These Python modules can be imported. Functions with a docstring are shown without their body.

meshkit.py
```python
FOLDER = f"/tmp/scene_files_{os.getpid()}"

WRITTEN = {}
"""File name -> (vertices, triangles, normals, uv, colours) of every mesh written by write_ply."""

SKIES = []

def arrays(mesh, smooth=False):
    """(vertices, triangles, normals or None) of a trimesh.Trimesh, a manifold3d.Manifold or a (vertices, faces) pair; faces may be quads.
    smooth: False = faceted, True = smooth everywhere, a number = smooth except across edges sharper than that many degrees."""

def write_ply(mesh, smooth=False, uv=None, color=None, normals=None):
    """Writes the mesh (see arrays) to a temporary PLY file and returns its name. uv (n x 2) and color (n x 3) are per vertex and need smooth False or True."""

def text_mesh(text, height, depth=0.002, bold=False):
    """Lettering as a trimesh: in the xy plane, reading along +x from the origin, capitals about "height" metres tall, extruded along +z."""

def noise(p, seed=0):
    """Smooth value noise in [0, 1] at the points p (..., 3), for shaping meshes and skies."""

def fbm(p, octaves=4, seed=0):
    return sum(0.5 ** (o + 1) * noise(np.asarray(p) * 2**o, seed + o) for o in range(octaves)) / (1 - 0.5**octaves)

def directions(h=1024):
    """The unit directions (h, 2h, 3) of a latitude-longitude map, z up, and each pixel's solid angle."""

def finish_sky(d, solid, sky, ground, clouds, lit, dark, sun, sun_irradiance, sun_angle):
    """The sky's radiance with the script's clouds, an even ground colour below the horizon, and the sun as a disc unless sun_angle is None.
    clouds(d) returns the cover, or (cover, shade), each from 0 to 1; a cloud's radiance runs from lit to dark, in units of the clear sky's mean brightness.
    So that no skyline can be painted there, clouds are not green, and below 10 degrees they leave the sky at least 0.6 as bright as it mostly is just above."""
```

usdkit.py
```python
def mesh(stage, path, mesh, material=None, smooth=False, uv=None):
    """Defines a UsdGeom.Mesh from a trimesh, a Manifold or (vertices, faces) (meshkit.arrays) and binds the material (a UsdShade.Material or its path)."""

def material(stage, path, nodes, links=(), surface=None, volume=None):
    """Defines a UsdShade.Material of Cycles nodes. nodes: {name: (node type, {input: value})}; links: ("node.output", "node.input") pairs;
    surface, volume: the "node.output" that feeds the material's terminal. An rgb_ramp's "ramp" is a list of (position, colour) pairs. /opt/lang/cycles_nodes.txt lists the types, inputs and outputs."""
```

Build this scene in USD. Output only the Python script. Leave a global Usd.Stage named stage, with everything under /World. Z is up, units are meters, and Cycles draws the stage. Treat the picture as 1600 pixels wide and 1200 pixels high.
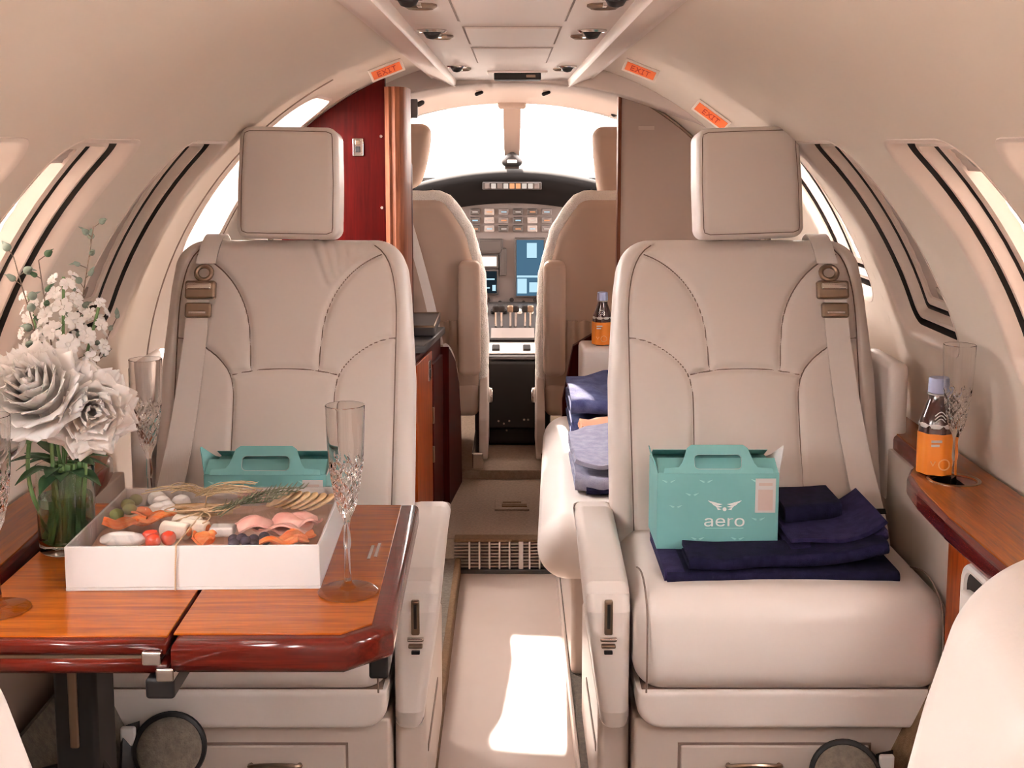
import math, random
import numpy as np, trimesh, shapely, manifold3d as m3
from shapely.geometry import Polygon, LineString
from scipy.spatial import cKDTree
import usdkit, meshkit
from pxr import Usd, UsdGeom, UsdLux, Gf, Sdf

random.seed(7)
rng = np.random.default_rng(7)
PI = math.pi
stage = Usd.Stage.CreateInMemory()
UsdGeom.SetStageUpAxis(stage, 'Z')
UsdGeom.SetStageMetersPerUnit(stage, 1.0)
UsdGeom.Xform.Define(stage, '/World')

# ------------------------------------------------------------------ camera, sky, sun, exposure
cam = UsdGeom.Camera.Define(stage, '/World/camera')
cam.AddTranslateOp().Set(Gf.Vec3d(0, 0, 1.25))
cam.AddRotateXOp().Set(90 - 7)
cam.CreateHorizontalApertureAttr(36.0)
cam.CreateVerticalApertureAttr(27.0)
cam.CreateFocalLengthAttr(42.75)
cam.CreateVerticalApertureOffsetAttr(-3.1275)
cam.CreateClippingRangeAttr(Gf.Vec2f(0.05, 1000))
cam.CreateExposureAttr(0.46)

dome = UsdLux.DomeLight.Define(stage, '/World/sky')             # bright white overcast
dome.CreateColorAttr(Gf.Vec3f(1.0, 0.965, 0.955))
dome.CreateIntensityAttr(9.0)
sun = UsdLux.DistantLight.Define(stage, '/World/sun')           # low sun ahead of the aircraft, a little to the left
sun.CreateColorAttr(Gf.Vec3f(1.0, 0.93, 0.86))
sun.CreateIntensityAttr(55000.0)
sun.CreateAngleAttr(0.9)
sun.AddRotateXYZOp().Set(Gf.Vec3f(-59.4, 0, 4.2))

# ------------------------------------------------------------------ helpers: meshes
def cat(ms):
    out = []
    for m in ms:
        if isinstance(m, trimesh.Trimesh): out.append(m)
        else:
            v, f, _ = meshkit.arrays(m); out.append(trimesh.Trimesh(v, f, process=False))
    return trimesh.util.concatenate(out)

def box(x0, x1, y0, y1, z0, z1):
    m = trimesh.creation.box([x1 - x0, y1 - y0, z1 - z0]); m.apply_translation([(x0 + x1) / 2, (y0 + y1) / 2, (z0 + z1) / 2]); return m

def rbox(x0, x1, y0, y1, z0, z1, r=0.01, n=3, inner=2):
    """box with rounded edges"""
    a = np.array([x1 - x0, y1 - y0, z1 - z0]) / 2; r = min(r, a.min() * .999); i = a - r
    def ticks(k):
        t = np.tan(np.linspace(0, PI / 4, n + 1)) * r
        pos = np.unique(np.round(np.concatenate([np.linspace(0, i[k], inner + 1), i[k] + t]), 7))
        return np.concatenate([-pos[::-1], pos[pos > 1e-9]])
    T = [ticks(k) for k in range(3)]
    vs, fs, o = [], [], 0
    for k in range(3):
        u, w = (k + 1) % 3, (k + 2) % 3
        gu, gw = np.meshgrid(T[u], T[w], indexing='ij'); nu, nw = gu.shape
        q = (np.arange(nu - 1)[:, None] * nw + np.arange(nw - 1)[None]).ravel()
        quad = np.stack([q, q + nw, q + nw + 1, q + 1], 1)
        for s in (-1, 1):
            p = np.zeros((nu * nw, 3)); p[:, u] = gu.ravel(); p[:, w] = gw.ravel(); p[:, k] = s * a[k]
            vs.append(p); fs.append((quad if s > 0 else quad[:, ::-1]) + o); o += nu * nw
    p = np.vstack(vs); c = np.clip(p, -i, i); d = p - c; L = np.linalg.norm(d, axis=1, keepdims=True)
    p = c + d / np.maximum(L, 1e-9) * r
    f = np.vstack(fs); f = np.vstack([f[:, [0, 1, 2]], f[:, [0, 2, 3]]])
    m = trimesh.Trimesh(p, f, process=False); m.merge_vertices(); m.apply_translation([(x0 + x1) / 2, (y0 + y1) / 2, (z0 + z1) / 2])
    return m

def tube(pts, r, sides=8, closed=False, caps=True):
    P = np.asarray(pts, float); n = len(P); r = np.broadcast_to(np.asarray(r, float), (n,))
    T = np.roll(P, -1, 0) - np.roll(P, 1, 0) if closed else np.gradient(P, axis=0)
    T /= np.maximum(np.linalg.norm(T, axis=1, keepdims=True), 1e-12)
    N = np.zeros_like(P); a = np.array([0, 0, 1.0]) if abs(T[0, 2]) < .9 else np.array([1.0, 0, 0])
    for k in range(n):
        a = a - T[k] * (a @ T[k]); L = np.linalg.norm(a)
        if L < 1e-6:
            a = np.cross(T[k], [1, 0, 0]) if abs(T[k, 0]) < .9 else np.cross(T[k], [0, 1, 0]); L = np.linalg.norm(a)
        a = a / L; N[k] = a
    B = np.cross(T, N); th = np.arange(sides) / sides * 2 * PI
    v = (P[:, None] + r[:, None, None] * (np.cos(th)[None, :, None] * N[:, None] + np.sin(th)[None, :, None] * B[:, None])).reshape(-1, 3)
    f = []
    for k in range(n if closed else n - 1):
        for j in range(sides):
            a0, a1 = k * sides + j, k * sides + (j + 1) % sides; b0, b1 = ((k + 1) % n) * sides + j, ((k + 1) % n) * sides + (j + 1) % sides
            f += [[a0, a1, b1], [a0, b1, b0]]
    if caps and not closed:
        v = np.vstack([v, P[0], P[-1]]); c0, c1 = len(v) - 2, len(v) - 1
        for j in range(sides):
            f.append([c0, (j + 1) % sides, j]); f.append([c1, (n - 1) * sides + j, (n - 1) * sides + (j + 1) % sides])
    return trimesh.Trimesh(v, np.array(f), process=False)

def spline(pts, n=24):
    from scipy.interpolate import CubicSpline
    P = np.asarray(pts, float)
    if len(P) == 2: return P[0] + (P[1] - P[0]) * np.linspace(0, 1, n)[:, None]
    t = np.concatenate([[0], np.cumsum(np.linalg.norm(np.diff(P, axis=0), axis=1))])
    return CubicSpline(t, P)(np.linspace(0, t[-1], n))

def lathe(profile, segs=32, at=(0, 0, 0), mod=None):
    """profile: (r, z) points; mod(theta, r, z) -> r"""
    pr = np.asarray(profile, float); th = np.arange(segs) / segs * 2 * PI
    R = np.repeat(pr[:, 0][:, None], segs, 1); Z = np.repeat(pr[:, 1][:, None], segs, 1)
    if mod: R = mod(th[None], R, Z)
    v = np.stack([R * np.cos(th), R * np.sin(th), Z], -1).reshape(-1, 3)
    n = len(pr); f = []
    j = np.arange(segs); j1 = (j + 1) % segs
    for k in range(n - 1):
        a, b = k * segs, (k + 1) * segs
        f.append(np.stack([a + j, a + j1, b + j1], 1)); f.append(np.stack([a + j, b + j1, b + j], 1))
    m = trimesh.Trimesh(v + np.asarray(at), np.vstack(f), process=False); m.merge_vertices(); m.update_faces(m.nondegenerate_faces()); return m

def disc_solid(r, z0, z1, at=(0, 0), segs=28, b=0.0):
    return lathe([(0, z0), (r - b, z0), (r, z0 + b), (r, z1 - b), (r - b, z1), (0, z1)], segs, (at[0], at[1], 0))

def prism(poly, h, bevel=0.0, steps=3):
    """polygon in xy extruded 0..h in z, rims rounded by bevel"""
    if not isinstance(poly, Polygon): poly = Polygon(poly)
    poly = shapely.geometry.polygon.orient(poly.simplify(1e-6))
    if bevel <= 0: return trimesh.creation.extrude_polygon(poly, h, engine='earcut')
    import mapbox_earcut as ec
    rings = [np.array(r.coords)[:-1] for r in [poly.exterior, *poly.interiors]]
    miter = []
    for P in rings:
        e0 = P - np.roll(P, 1, 0); e1 = np.roll(P, -1, 0) - P
        n0 = np.c_[e0[:, 1], -e0[:, 0]] / np.linalg.norm(e0, axis=1, keepdims=True); n1 = np.c_[e1[:, 1], -e1[:, 0]] / np.linalg.norm(e1, axis=1, keepdims=True)
        m = n0 + n1; miter.append(m / np.maximum((m * m).sum(1, keepdims=True) / 2, .5))
    V = np.vstack(rings); N = np.vstack(miter); k = len(V); b = min(bevel, h / 2 * .999)
    lev = [(b * (1 - math.cos(PI / 2 * (1 - q / steps))), b * (1 - math.sin(PI / 2 * (1 - q / steps)))) for q in range(steps + 1)]
    lev = [(b * (1 - math.sin(PI / 2 * q / steps)), b * (1 - math.cos(PI / 2 * q / steps))) for q in range(steps + 1)]   # (inset, z)
    lev = lev + [(o, h - z) for o, z in lev[::-1]]
    vs = [np.c_[V - N * o, np.full(k, z)] for o, z in lev]; ends = np.cumsum([len(r) for r in rings])
    cap = ec.triangulate_float64((V - N * b), ends.astype(np.uint32)).reshape(-1, 3).astype(int)
    ar = sum(np.cross(np.c_[V[cap[:, 1]] - V[cap[:, 0]], np.zeros(len(cap))], np.c_[V[cap[:, 2]] - V[cap[:, 0]], np.zeros(len(cap))])[:, 2])
    if ar < 0: cap = cap[:, ::-1]
    fs = [cap[:, ::-1], cap + k * (len(lev) - 1)]; s0 = 0
    for e in ends:
        i = np.arange(s0, e); j = np.roll(i, -1); s0 = e
        for q in range(len(lev) - 1): fs += [np.stack([i + q * k, j + q * k, j + (q + 1) * k], 1), np.stack([i + q * k, j + (q + 1) * k, i + (q + 1) * k], 1)]
    return trimesh.Trimesh(np.vstack(vs), np.vstack(fs), process=False)

def tm(man):
    v, f, _ = meshkit.arrays(man); return trimesh.Trimesh(v, f, process=False)

def place(m, M):
    m = m.copy(); m.apply_transform(M); return m

def frame(o, ux, uy, uz):
    M = np.eye(4); M[:3, 0] = ux; M[:3, 1] = uy; M[:3, 2] = uz; M[:3, 3] = o; return M

def rot(ax, deg, at=(0, 0, 0)):
    return trimesh.transformations.rotation_matrix(math.radians(deg), ax, at)

def shift(m, d):
    m = m.copy(); m.apply_translation(d); return m

def grid_faces(n, m, closed_m=False):
    i = np.arange(n - 1)[:, None]; j = np.arange(m if closed_m else m - 1)[None]; j1 = (j + 1) % m
    a, b, c, d = (i * m + j), (i * m + j1), ((i + 1) * m + j1), ((i + 1) * m + j)
    a, b, c, d = [np.broadcast_to(x, (n - 1, j.shape[1])).ravel() for x in (a, b, c, d)]
    return np.vstack([np.stack([a, b, c], 1), np.stack([a, c, d], 1)])

def sheet(P, th=0.0):
    """grid (n,m,3) of points -> surface, or a thin solid of thickness th"""
    n, m = P.shape[:2]; f = grid_faces(n, m)
    if th <= 0: return trimesh.Trimesh(P.reshape(-1, 3), f, process=False)
    du = np.gradient(P, axis=0); dv = np.gradient(P, axis=1); N = np.cross(du, dv); N /= np.maximum(np.linalg.norm(N, axis=-1, keepdims=True), 1e-12)
    A = (P + N * th / 2).reshape(-1, 3); B = (P - N * th / 2).reshape(-1, 3); k = n * m
    ring = np.concatenate([np.arange(m), np.arange(1, n) * m + m - 1, (n - 1) * m + np.arange(m - 2, -1, -1), np.arange(n - 2, 0, -1) * m]); r1 = np.roll(ring, -1)
    side = np.vstack([np.stack([ring, ring + k, r1 + k], 1), np.stack([ring, r1 + k, r1], 1)])
    t = trimesh.Trimesh(np.vstack([A, B]), np.vstack([f[:, ::-1], f + k, side]), process=False)
    t.fix_normals(); return t

def ribbon(pts, side, w, th=0.003):
    """flat strap along pts, its width along the directions side"""
    P = np.asarray(pts, float); S = np.broadcast_to(np.asarray(side, float), P.shape); S = S / np.linalg.norm(S, axis=1, keepdims=True)
    w = np.broadcast_to(np.asarray(w, float), (len(P),))
    g = np.stack([P + S * w[:, None] * k for k in np.linspace(-.5, .5, 5)], 1)
    return sheet(g, th)

def hull(pts_r):
    """hull of spheres (x,y,z,r)"""
    ms = []
    for x, y, z, r in pts_r: ms.append(m3.Manifold.sphere(r, 20).translate([x, y, z]))
    return tm(m3.Manifold.batch_hull(ms))

def pad(hw, V, T, re=.03, nu=90, nv=100, seams=(), gw=.004, gd=.004, soft=.004, crown=.0, creases=(), back_r=None):
    """upholstered pad in (u, n, v): u across, v up 0..V, n towards the viewer. hw(v): half width. returns mesh, surface(u, v)"""
    tt = np.linspace(0, 1, nv); vv = V * (.5 - .5 * np.cos(PI * tt)) * .9 + V * tt * .1
    t = np.linspace(-1, 1, nu); ss = np.sin(t * PI / 2) * .92 + t * .08
    W = np.array([hw(x) for x in vv])
    vd = np.linspace(0, V, 500); wd = np.array([hw(x) for x in vd])
    out = np.vstack([np.c_[wd, vd], np.c_[np.linspace(wd[-1], -wd[-1], 80), np.full(80, V)], np.c_[-wd[::-1], vd[::-1]], np.c_[np.linspace(-wd[0], wd[0], 80), np.zeros(80)]])
    out = np.array(LineString(np.vstack([out, out[:1]])).segmentize(.0004).coords); kt = cKDTree(out)
    def smp(s): return LineString(s).segmentize(.0015)
    st = cKDTree(np.vstack([np.array(smp(s).coords) for s in seams])) if len(seams) else None
    ct = cKDTree(np.vstack([np.array(smp(s).coords) for s in creases])) if len(creases) else None
    wm = wd.max()
    def base(u, v):
        d = np.minimum(kt.query(np.stack([u, v], -1).reshape(-1, 2))[0].reshape(np.shape(u)), re)
        h = -re + np.sqrt(np.maximum(re * re - (re - d) ** 2, 0))
        return h + crown * np.clip(1 - (u / wm) ** 2, 0, 1) * np.clip(1 - ((v - V / 2) / (V / 2)) ** 2, 0, 1) ** .6
    def surf(u, v):
        h = base(u, v); q = np.stack([u, v], -1).reshape(-1, 2)
        if st is not None:
            d = st.query(q)[0].reshape(np.shape(u)); h = h - gd * np.exp(-(d / gw) ** 2) - soft * np.exp(-d / .016)
        if ct is not None:
            d = ct.query(q)[0].reshape(np.shape(u)); h = h - .0028 * np.exp(-(d / .005) ** 2)
        return h
    U = ss[None] * W[:, None]; Vv = np.repeat(vv[:, None], nu, 1)
    F = np.stack([U, surf(U, Vv), Vv], -1)
    br = back_r if back_r is not None else re
    B = np.stack([U, -T - np.minimum(base(U, Vv), 0), Vv], -1)
    k = nu * nv; f = grid_faces(nv, nu)
    ring = np.concatenate([np.arange(nu), np.arange(1, nv) * nu + nu - 1, (nv - 1) * nu + np.arange(nu - 2, -1, -1), np.arange(nv - 2, 0, -1) * nu]); r1 = np.roll(ring, -1)
    side = np.vstack([np.stack([ring, r1 + k, ring + k], 1), np.stack([ring, r1, r1 + k], 1)])
    m = trimesh.Trimesh(np.vstack([F.reshape(-1, 3), B.reshape(-1, 3)]), np.vstack([f[:, ::-1], f + k, side]), process=False)
    if m.volume < 0: m.invert()
    return m, surf, base

def flip_if(m):
    if m.volume < 0: m.invert()
    return m

# ------------------------------------------------------------------ helpers: prims
_used = {}
def numbered(parent, name):
    k = (parent, name); n = _used.get(k, 0); _used[k] = n + 1
    return name if n == 0 else f'{name}_{n:03d}'

def tag(p, label=None, cat=None, group=None, kind=None):
    for k, v in (('label', label), ('category', cat), ('group', group), ('kind', kind)):
        if v: p.SetCustomDataByKey(k, v)

LOC = {}
def thing(name, label, category, loc=(0, 0, 0), group=None, kind=None, rz=0):
    path = '/World/' + numbered('/World', name)
    x = UsdGeom.Xform.Define(stage, path); x.AddTranslateOp().Set(Gf.Vec3d(*map(float, loc)))
    if rz: x.AddRotateZOp().Set(float(rz))
    tag(x.GetPrim(), label, category, group, kind)
    LOC[path] = np.array(loc, float); return path

def part(parent, name, mesh, mat, label=None, smooth=35, kind=None):
    """mesh in world coordinates (before the thing's own turn)"""
    path = parent + '/' + numbered(parent, name)
    v, f, _ = meshkit.arrays(mesh); t = trimesh.Trimesh(v - LOC[parent], f, process=False)
    p = usdkit.mesh(stage, path, t, mat, smooth=smooth).GetPrim()
    tag(p, label, None, None, kind); LOC[path] = LOC[parent]; return path

def struct(name, mesh, mat, smooth=35, label=None):
    p = thing(name, label, None, (0, 0, 0), kind='structure') if mesh is None else None
    if p: return p
    path = '/World/' + numbered('/World', name)
    p = usdkit.mesh(stage, path, mesh, mat, smooth=smooth).GetPrim(); tag(p, label, None, None, 'structure'); LOC[path] = np.zeros(3); return path

def dup(src, loc, label, rz=0, group=None, category=None):
    was = stage.GetPrimAtPath(src).GetCustomData()
    name = src.rsplit('/', 1)[1]
    path = '/World/' + numbered('/World', name)
    x = UsdGeom.Xform.Define(stage, path); p = x.GetPrim()
    p.GetReferences().AddInternalReference(src)
    x.ClearXformOpOrder(); x.AddTranslateOp().Set(Gf.Vec3d(*map(float, loc))); r = x.AddRotateZOp(); r.Set(float(rz)); 
    p.SetInstanceable(True); tag(p, label, category or was['category'], group or was.get('group')); return path

# ------------------------------------------------------------------ helpers: materials
_mats = {}
def M(name, col, rough=.5, col2=None, scale=8, stretch=(1, 1, 1), detail=3, lo=.35, hi=.65, bump=None, bstretch=None, **pk):
    """principled; col2: noise-mixed second colour; bump=(scale, strength, distance)"""
    nodes = {'p': ('principled_bsdf', dict(base_color=col, roughness=rough, **pk))}; links = []
    if col2 is not None or bump: nodes['tc'] = ('texture_coordinate', {})
    if col2 is not None:
        nodes['mp'] = ('mapping', dict(scale=stretch)); nodes['n'] = ('noise_texture', dict(scale=scale, detail=detail, roughness=.55))
        nodes['r'] = ('rgb_ramp', {'ramp': [(0, col), (lo, col), (hi, col2), (1, col2)]})
        links += [('tc.object', 'mp.vector'), ('mp.vector', 'n.vector'), ('n.fac', 'r.fac'), ('r.color', 'p.base_color')]
    if bump:
        nodes['mb'] = ('mapping', dict(scale=bstretch or (1, 1, 1)))
        nodes['nb'] = ('noise_texture', dict(scale=bump[0], detail=2)); nodes['b'] = ('bump', dict(strength=bump[1], distance=bump[2]))
        links += [('tc.object', 'mb.vector'), ('mb.vector', 'nb.vector'), ('nb.fac', 'b.height'), ('b.normal', 'p.normal')]
    m = usdkit.material(stage, '/World/Looks/' + name, nodes, links, surface='p.BSDF'); _mats[name] = m; return m

def wood(name, a, b, axis='x', rough=.20, scale=5.0, coat=.25, spec=.35):
    st = {'x': (.9, 14, 14), 'y': (14, .9, 14), 'z': (14, 14, .9)}[axis]
    nodes = {'tc': ('texture_coordinate', {}), 'mp': ('mapping', dict(scale=st)), 'n': ('noise_texture', dict(scale=scale, detail=5, roughness=.6, distortion=.6)),
             'n2': ('noise_texture', dict(scale=scale * 4, detail=3)), 'r': ('rgb_ramp', {'ramp': [(0, b), (.35, b), (.62, a), (1, a)]}),
             'r2': ('rgb_ramp', {'ramp': [(0, (.6, .6, .6)), (.45, (.75, .75, .75)), (.6, (1, 1, 1)), (1, (1, 1, 1))]}),
             'mx': ('mix', dict(mix_type='multiply', fac=.6)), 'p': ('principled_bsdf', dict(roughness=rough, coat_weight=coat, coat_roughness=.05, specular_ior_level=spec))}
    links = [('tc.object', 'mp.vector'), ('mp.vector', 'n.vector'), ('mp.vector', 'n2.vector'), ('n.fac', 'r.fac'), ('n2.fac', 'r2.fac'), ('r.color', 'mx.color1'), ('r2.color', 'mx.color2'), ('mx.color', 'p.base_color')]
    return usdkit.material(stage, '/World/Looks/' + name, nodes, links, surface='p.BSDF')

def pane_mat(name, tint=(1, 1, 1), lo=.04, hi=.75, rough=.02):
    """thin clear sheet: see-through, more mirror-like at a glancing angle"""
    return usdkit.material(stage, '/World/Looks/' + name, {'t': ('transparent_bsdf', dict(color=tint)), 'g': ('glossy_bsdf', dict(color=(1, 1, 1), roughness=rough)), 'f': ('layer_weight', dict(blend=.5)),
                           'w': ('math', dict(math_type='power', value2=4.0)), 's': ('math', dict(math_type='multiply_add', value2=hi, value3=lo, use_clamp=True)), 'm': ('mix_closure', {})},
                           [('f.facing', 'w.value1'), ('w.value', 's.value1'), ('s.value', 'm.fac'), ('t.BSDF', 'm.closure1'), ('g.BSDF', 'm.closure2')], surface='m.closure')

def leafy(name, col, col2, trans=.35, rough=.5):
    nodes = {'tc': ('texture_coordinate', {}), 'n': ('noise_texture', dict(scale=30, detail=3)), 'r': ('rgb_ramp', {'ramp': [(.3, col), (.7, col2)]}),
             'p': ('principled_bsdf', dict(roughness=rough)), 't': ('translucent_bsdf', {}), 'm': ('mix_closure', dict(fac=trans))}
    return usdkit.material(stage, '/World/Looks/' + name, nodes, [('tc.object', 'n.vector'), ('n.fac', 'r.fac'), ('r.color', 'p.base_color'), ('r.color', 't.color'), ('p.BSDF', 'm.closure1'), ('t.BSDF', 'm.closure2')], surface='m.closure')

def glow(name, col, s):
    return usdkit.material(stage, '/World/Looks/' + name, {'e': ('emission', dict(color=col, strength=s))}, [], surface='e.emission')

HEADLINER = M('headliner', (.655, .555, .465), .7, col2=(.64, .54, .45), scale=3, bump=(160, .05, .001))
CONSOLE = M('console_plastic', (.70, .60, .545), .45)
TRIM = M('window_trim', (.66, .54, .46), .4)
SHADE = M('window_shade', (.44, .35, .30), .6, bump=(40, .15, .002), bstretch=(1, 1, 14))
DARK = M('dark_gap', (.02, .015, .012), .6)
LEATHER = M('leather', (.765, .68, .63), .42, col2=(.745, .66, .61), scale=4, bump=(420, .10, .0006), specular_ior_level=.4)
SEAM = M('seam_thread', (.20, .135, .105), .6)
SHELL = M('seat_shell', (.60, .50, .44), .45)
BELT = M('belt_webbing', (.82, .745, .70), .55, bump=(60, .25, .0008), bstretch=(14, 1, 1))
BRONZE = M('bronze_metal', (.36, .27, .20), .28, metallic=1.0)
CHROME = M('chrome', (.75, .71, .67), .14, metallic=1.0)
BLACK = M('black_plastic', (.012, .010, .010), .5, specular_ior_level=.3)
FLOORV = M('floor_vinyl', (.56, .44, .37), .38, col2=(.53, .41, .34), scale=5)
CARPET = M('carpet_beige', (.34, .25, .185), .95, col2=(.27, .195, .14), scale=120, bump=(400, .5, .003))
CARPETB = M('carpet_brown', (.20, .115, .06), .95, col2=(.15, .085, .04), scale=120, bump=(400, .5, .003))
CARPETG = M('carpet_grey', (.20, .165, .13), .95, col2=(.14, .115, .09), scale=90, bump=(300, .6, .003))
WOOD_O = wood('wood_amber', (.38, .092, .005), (.25, .048, .0025), 'x', coat=.1, spec=.25)
WOOD_OY = wood('wood_amber_long', (.26, .068, .006), (.17, .036, .003), 'y', coat=.15, spec=.28)
WOOD_OZ = wood('wood_amber_upright', (.40, .070, .008), (.22, .030, .004), 'z', rough=.3, coat=.05, spec=.2)
WOOD_R = wood('wood_red', (.058, .0012, .0006), (.036, .0008, .0004), 'z', rough=.45, coat=.0, spec=.08)
WOOD_E = wood('wood_edge', (.12, .011, .006), (.075, .006, .0035), 'x', rough=.18)
WOOD_EY = wood('wood_edge_long', (.13, .014, .008), (.08, .008, .005), 'y', rough=.14)
WOOD_P = wood('wood_post', (.25, .080, .036), (.15, .042, .018), 'z', rough=.45, coat=.0, spec=.15)
PANEL = M('divider_suede', (.52, .40, .33), .6)
PANE = pane_mat('window_pane')
PANEW = pane_mat('windshield_pane', (.68, .65, .63))
LEATHERB = M('cockpit_cover', (.50, .365, .285), .6, bump=(300, .15, .001))
FLEECE = M('white_fleece', (.90, .86, .81), .95, bump=(260, .8, .006))
GREY = M('instrument_grey', (.13, .115, .115), .5)
GREYD = M('instrument_dark', (.05, .045, .045), .4)
WHITEP = M('white_paint', (.80, .74, .70), .4)

GROUND = M('apron_concrete', (.72, .69, .66), .8, col2=(.66, .63, .60), scale=.4)
struct('ground', box(-120, 120, -120, 120, -1.5, -1.3), GROUND)
# ------------------------------------------------------------------ cabin shell
CZ, R1, R2 = .64, .835, .862
def cyl(y, s, d, R, sgn):
    th = s / R; r = R + d
    return np.stack([sgn * r * np.sin(th), y, CZ + r * np.cos(th)], -1)

def rr(y0, y1, s0, s1, r, n=6, off=0.0):
    """rounded rectangle, offset inwards by off; ccw points (y, s)"""
    y0 += off; y1 -= off; s0 += off; s1 -= off; r = max(r - off, .006)
    pts = []
    for cy, cs, a in ((y1 - r, s0 + r, -90), (y1 - r, s1 - r, 0), (y0 + r, s1 - r, 90), (y0 + r, s0 + r, 180)):
        for k in range(n + 1):
            t = math.radians(a + 90 * k / n); pts.append((cy + r * math.cos(t), cs + r * math.sin(t)))
    P = np.array(pts); L = 14
    out = []
    for k in range(len(P)):          # subdivide the straight sides
        a, b = P[k], P[(k + 1) % len(P)]
        m = max(1, int(np.linalg.norm(b - a) / .03)) if np.linalg.norm(b - a) > .04 else 1
        if k % (n + 1) == n: m = 10
        for q in range(m): out.append(a + (b - a) * q / m)
    return np.array(out)

def s_of(z, R): return R * math.acos((z - CZ) / R)

def shell_wall(name, y0, y1, s0, s1, R, sgn, holes, mat, th=.03, ymap=None):
    cs = m3.CrossSection([np.array([(y0, s0), (y1, s0), (y1, s1), (y0, s1)])])
    for h in holes: cs = cs - m3.CrossSection([h])
    m = m3.Manifold.extrude(cs, th).refine_to_length(.05)
    def w(p):
        p = np.asarray(p); return cyl(p[:, 0], p[:, 1], p[:, 2], R, sgn)
    t = tm(m.warp_batch(w)); 
    if t.volume < 0: t.invert()
    return struct(name, t, mat, smooth=40)

WS0, WS1 = s_of(1.255, R1), s_of(.872, R1)
WIN = [(-1.89, -1.56), (-1.38, -1.05), (-.88, -.55), (-.37, -.04), (.17, .50), (.64, .97), (1.13, 1.46), (1.57, 1.89), (2.13, 2.46)]
holesN = [rr(a, b, WS0, WS1, .055) for a, b in WIN]
S_TOP, S_BOT = R1 * math.asin(.228 / R1), R1 * (PI - math.asin(.50 / R1))
for nm, sg in (('wall_left', -1), ('wall_right', 1)):
    shell_wall(nm, -2.1, 2.50, S_TOP, S_BOT, R1, sg, holesN, HEADLINER)
T2, B2 = R2 * math.asin(.235 / R2), R2 * (PI - math.asin(.50 / R2))
DOOR = rr(2.86, 3.20, s_of(1.365, R2), s_of(.97, R2), .08)
WD = rr(2.72, 3.04, s_of(1.27, R2), s_of(.90, R2), .055)
shell_wall('wall_left_forward', 2.47, 4.05, T2, B2, R2, -1, [DOOR], HEADLINER)
shell_wall('wall_right_forward', 2.47, 4.05, T2, B2, R2, 1, [WD], HEADLINER)

def sweep(loop_of, prof, R, sgn):
    """profile [(inward offset, outward depth)] swept round a rounded rectangle on the cabin skin"""
    rows = []
    for off, dep in prof:
        p = loop_of(off); rows.append(cyl(p[:, 0], p[:, 1], np.full(len(p), dep), R, sgn))
    P = np.stack(rows, 0); m = trimesh.Trimesh(P.reshape(-1, 3), grid_faces(P.shape[0], P.shape[1], True), process=False)
    return m

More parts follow.
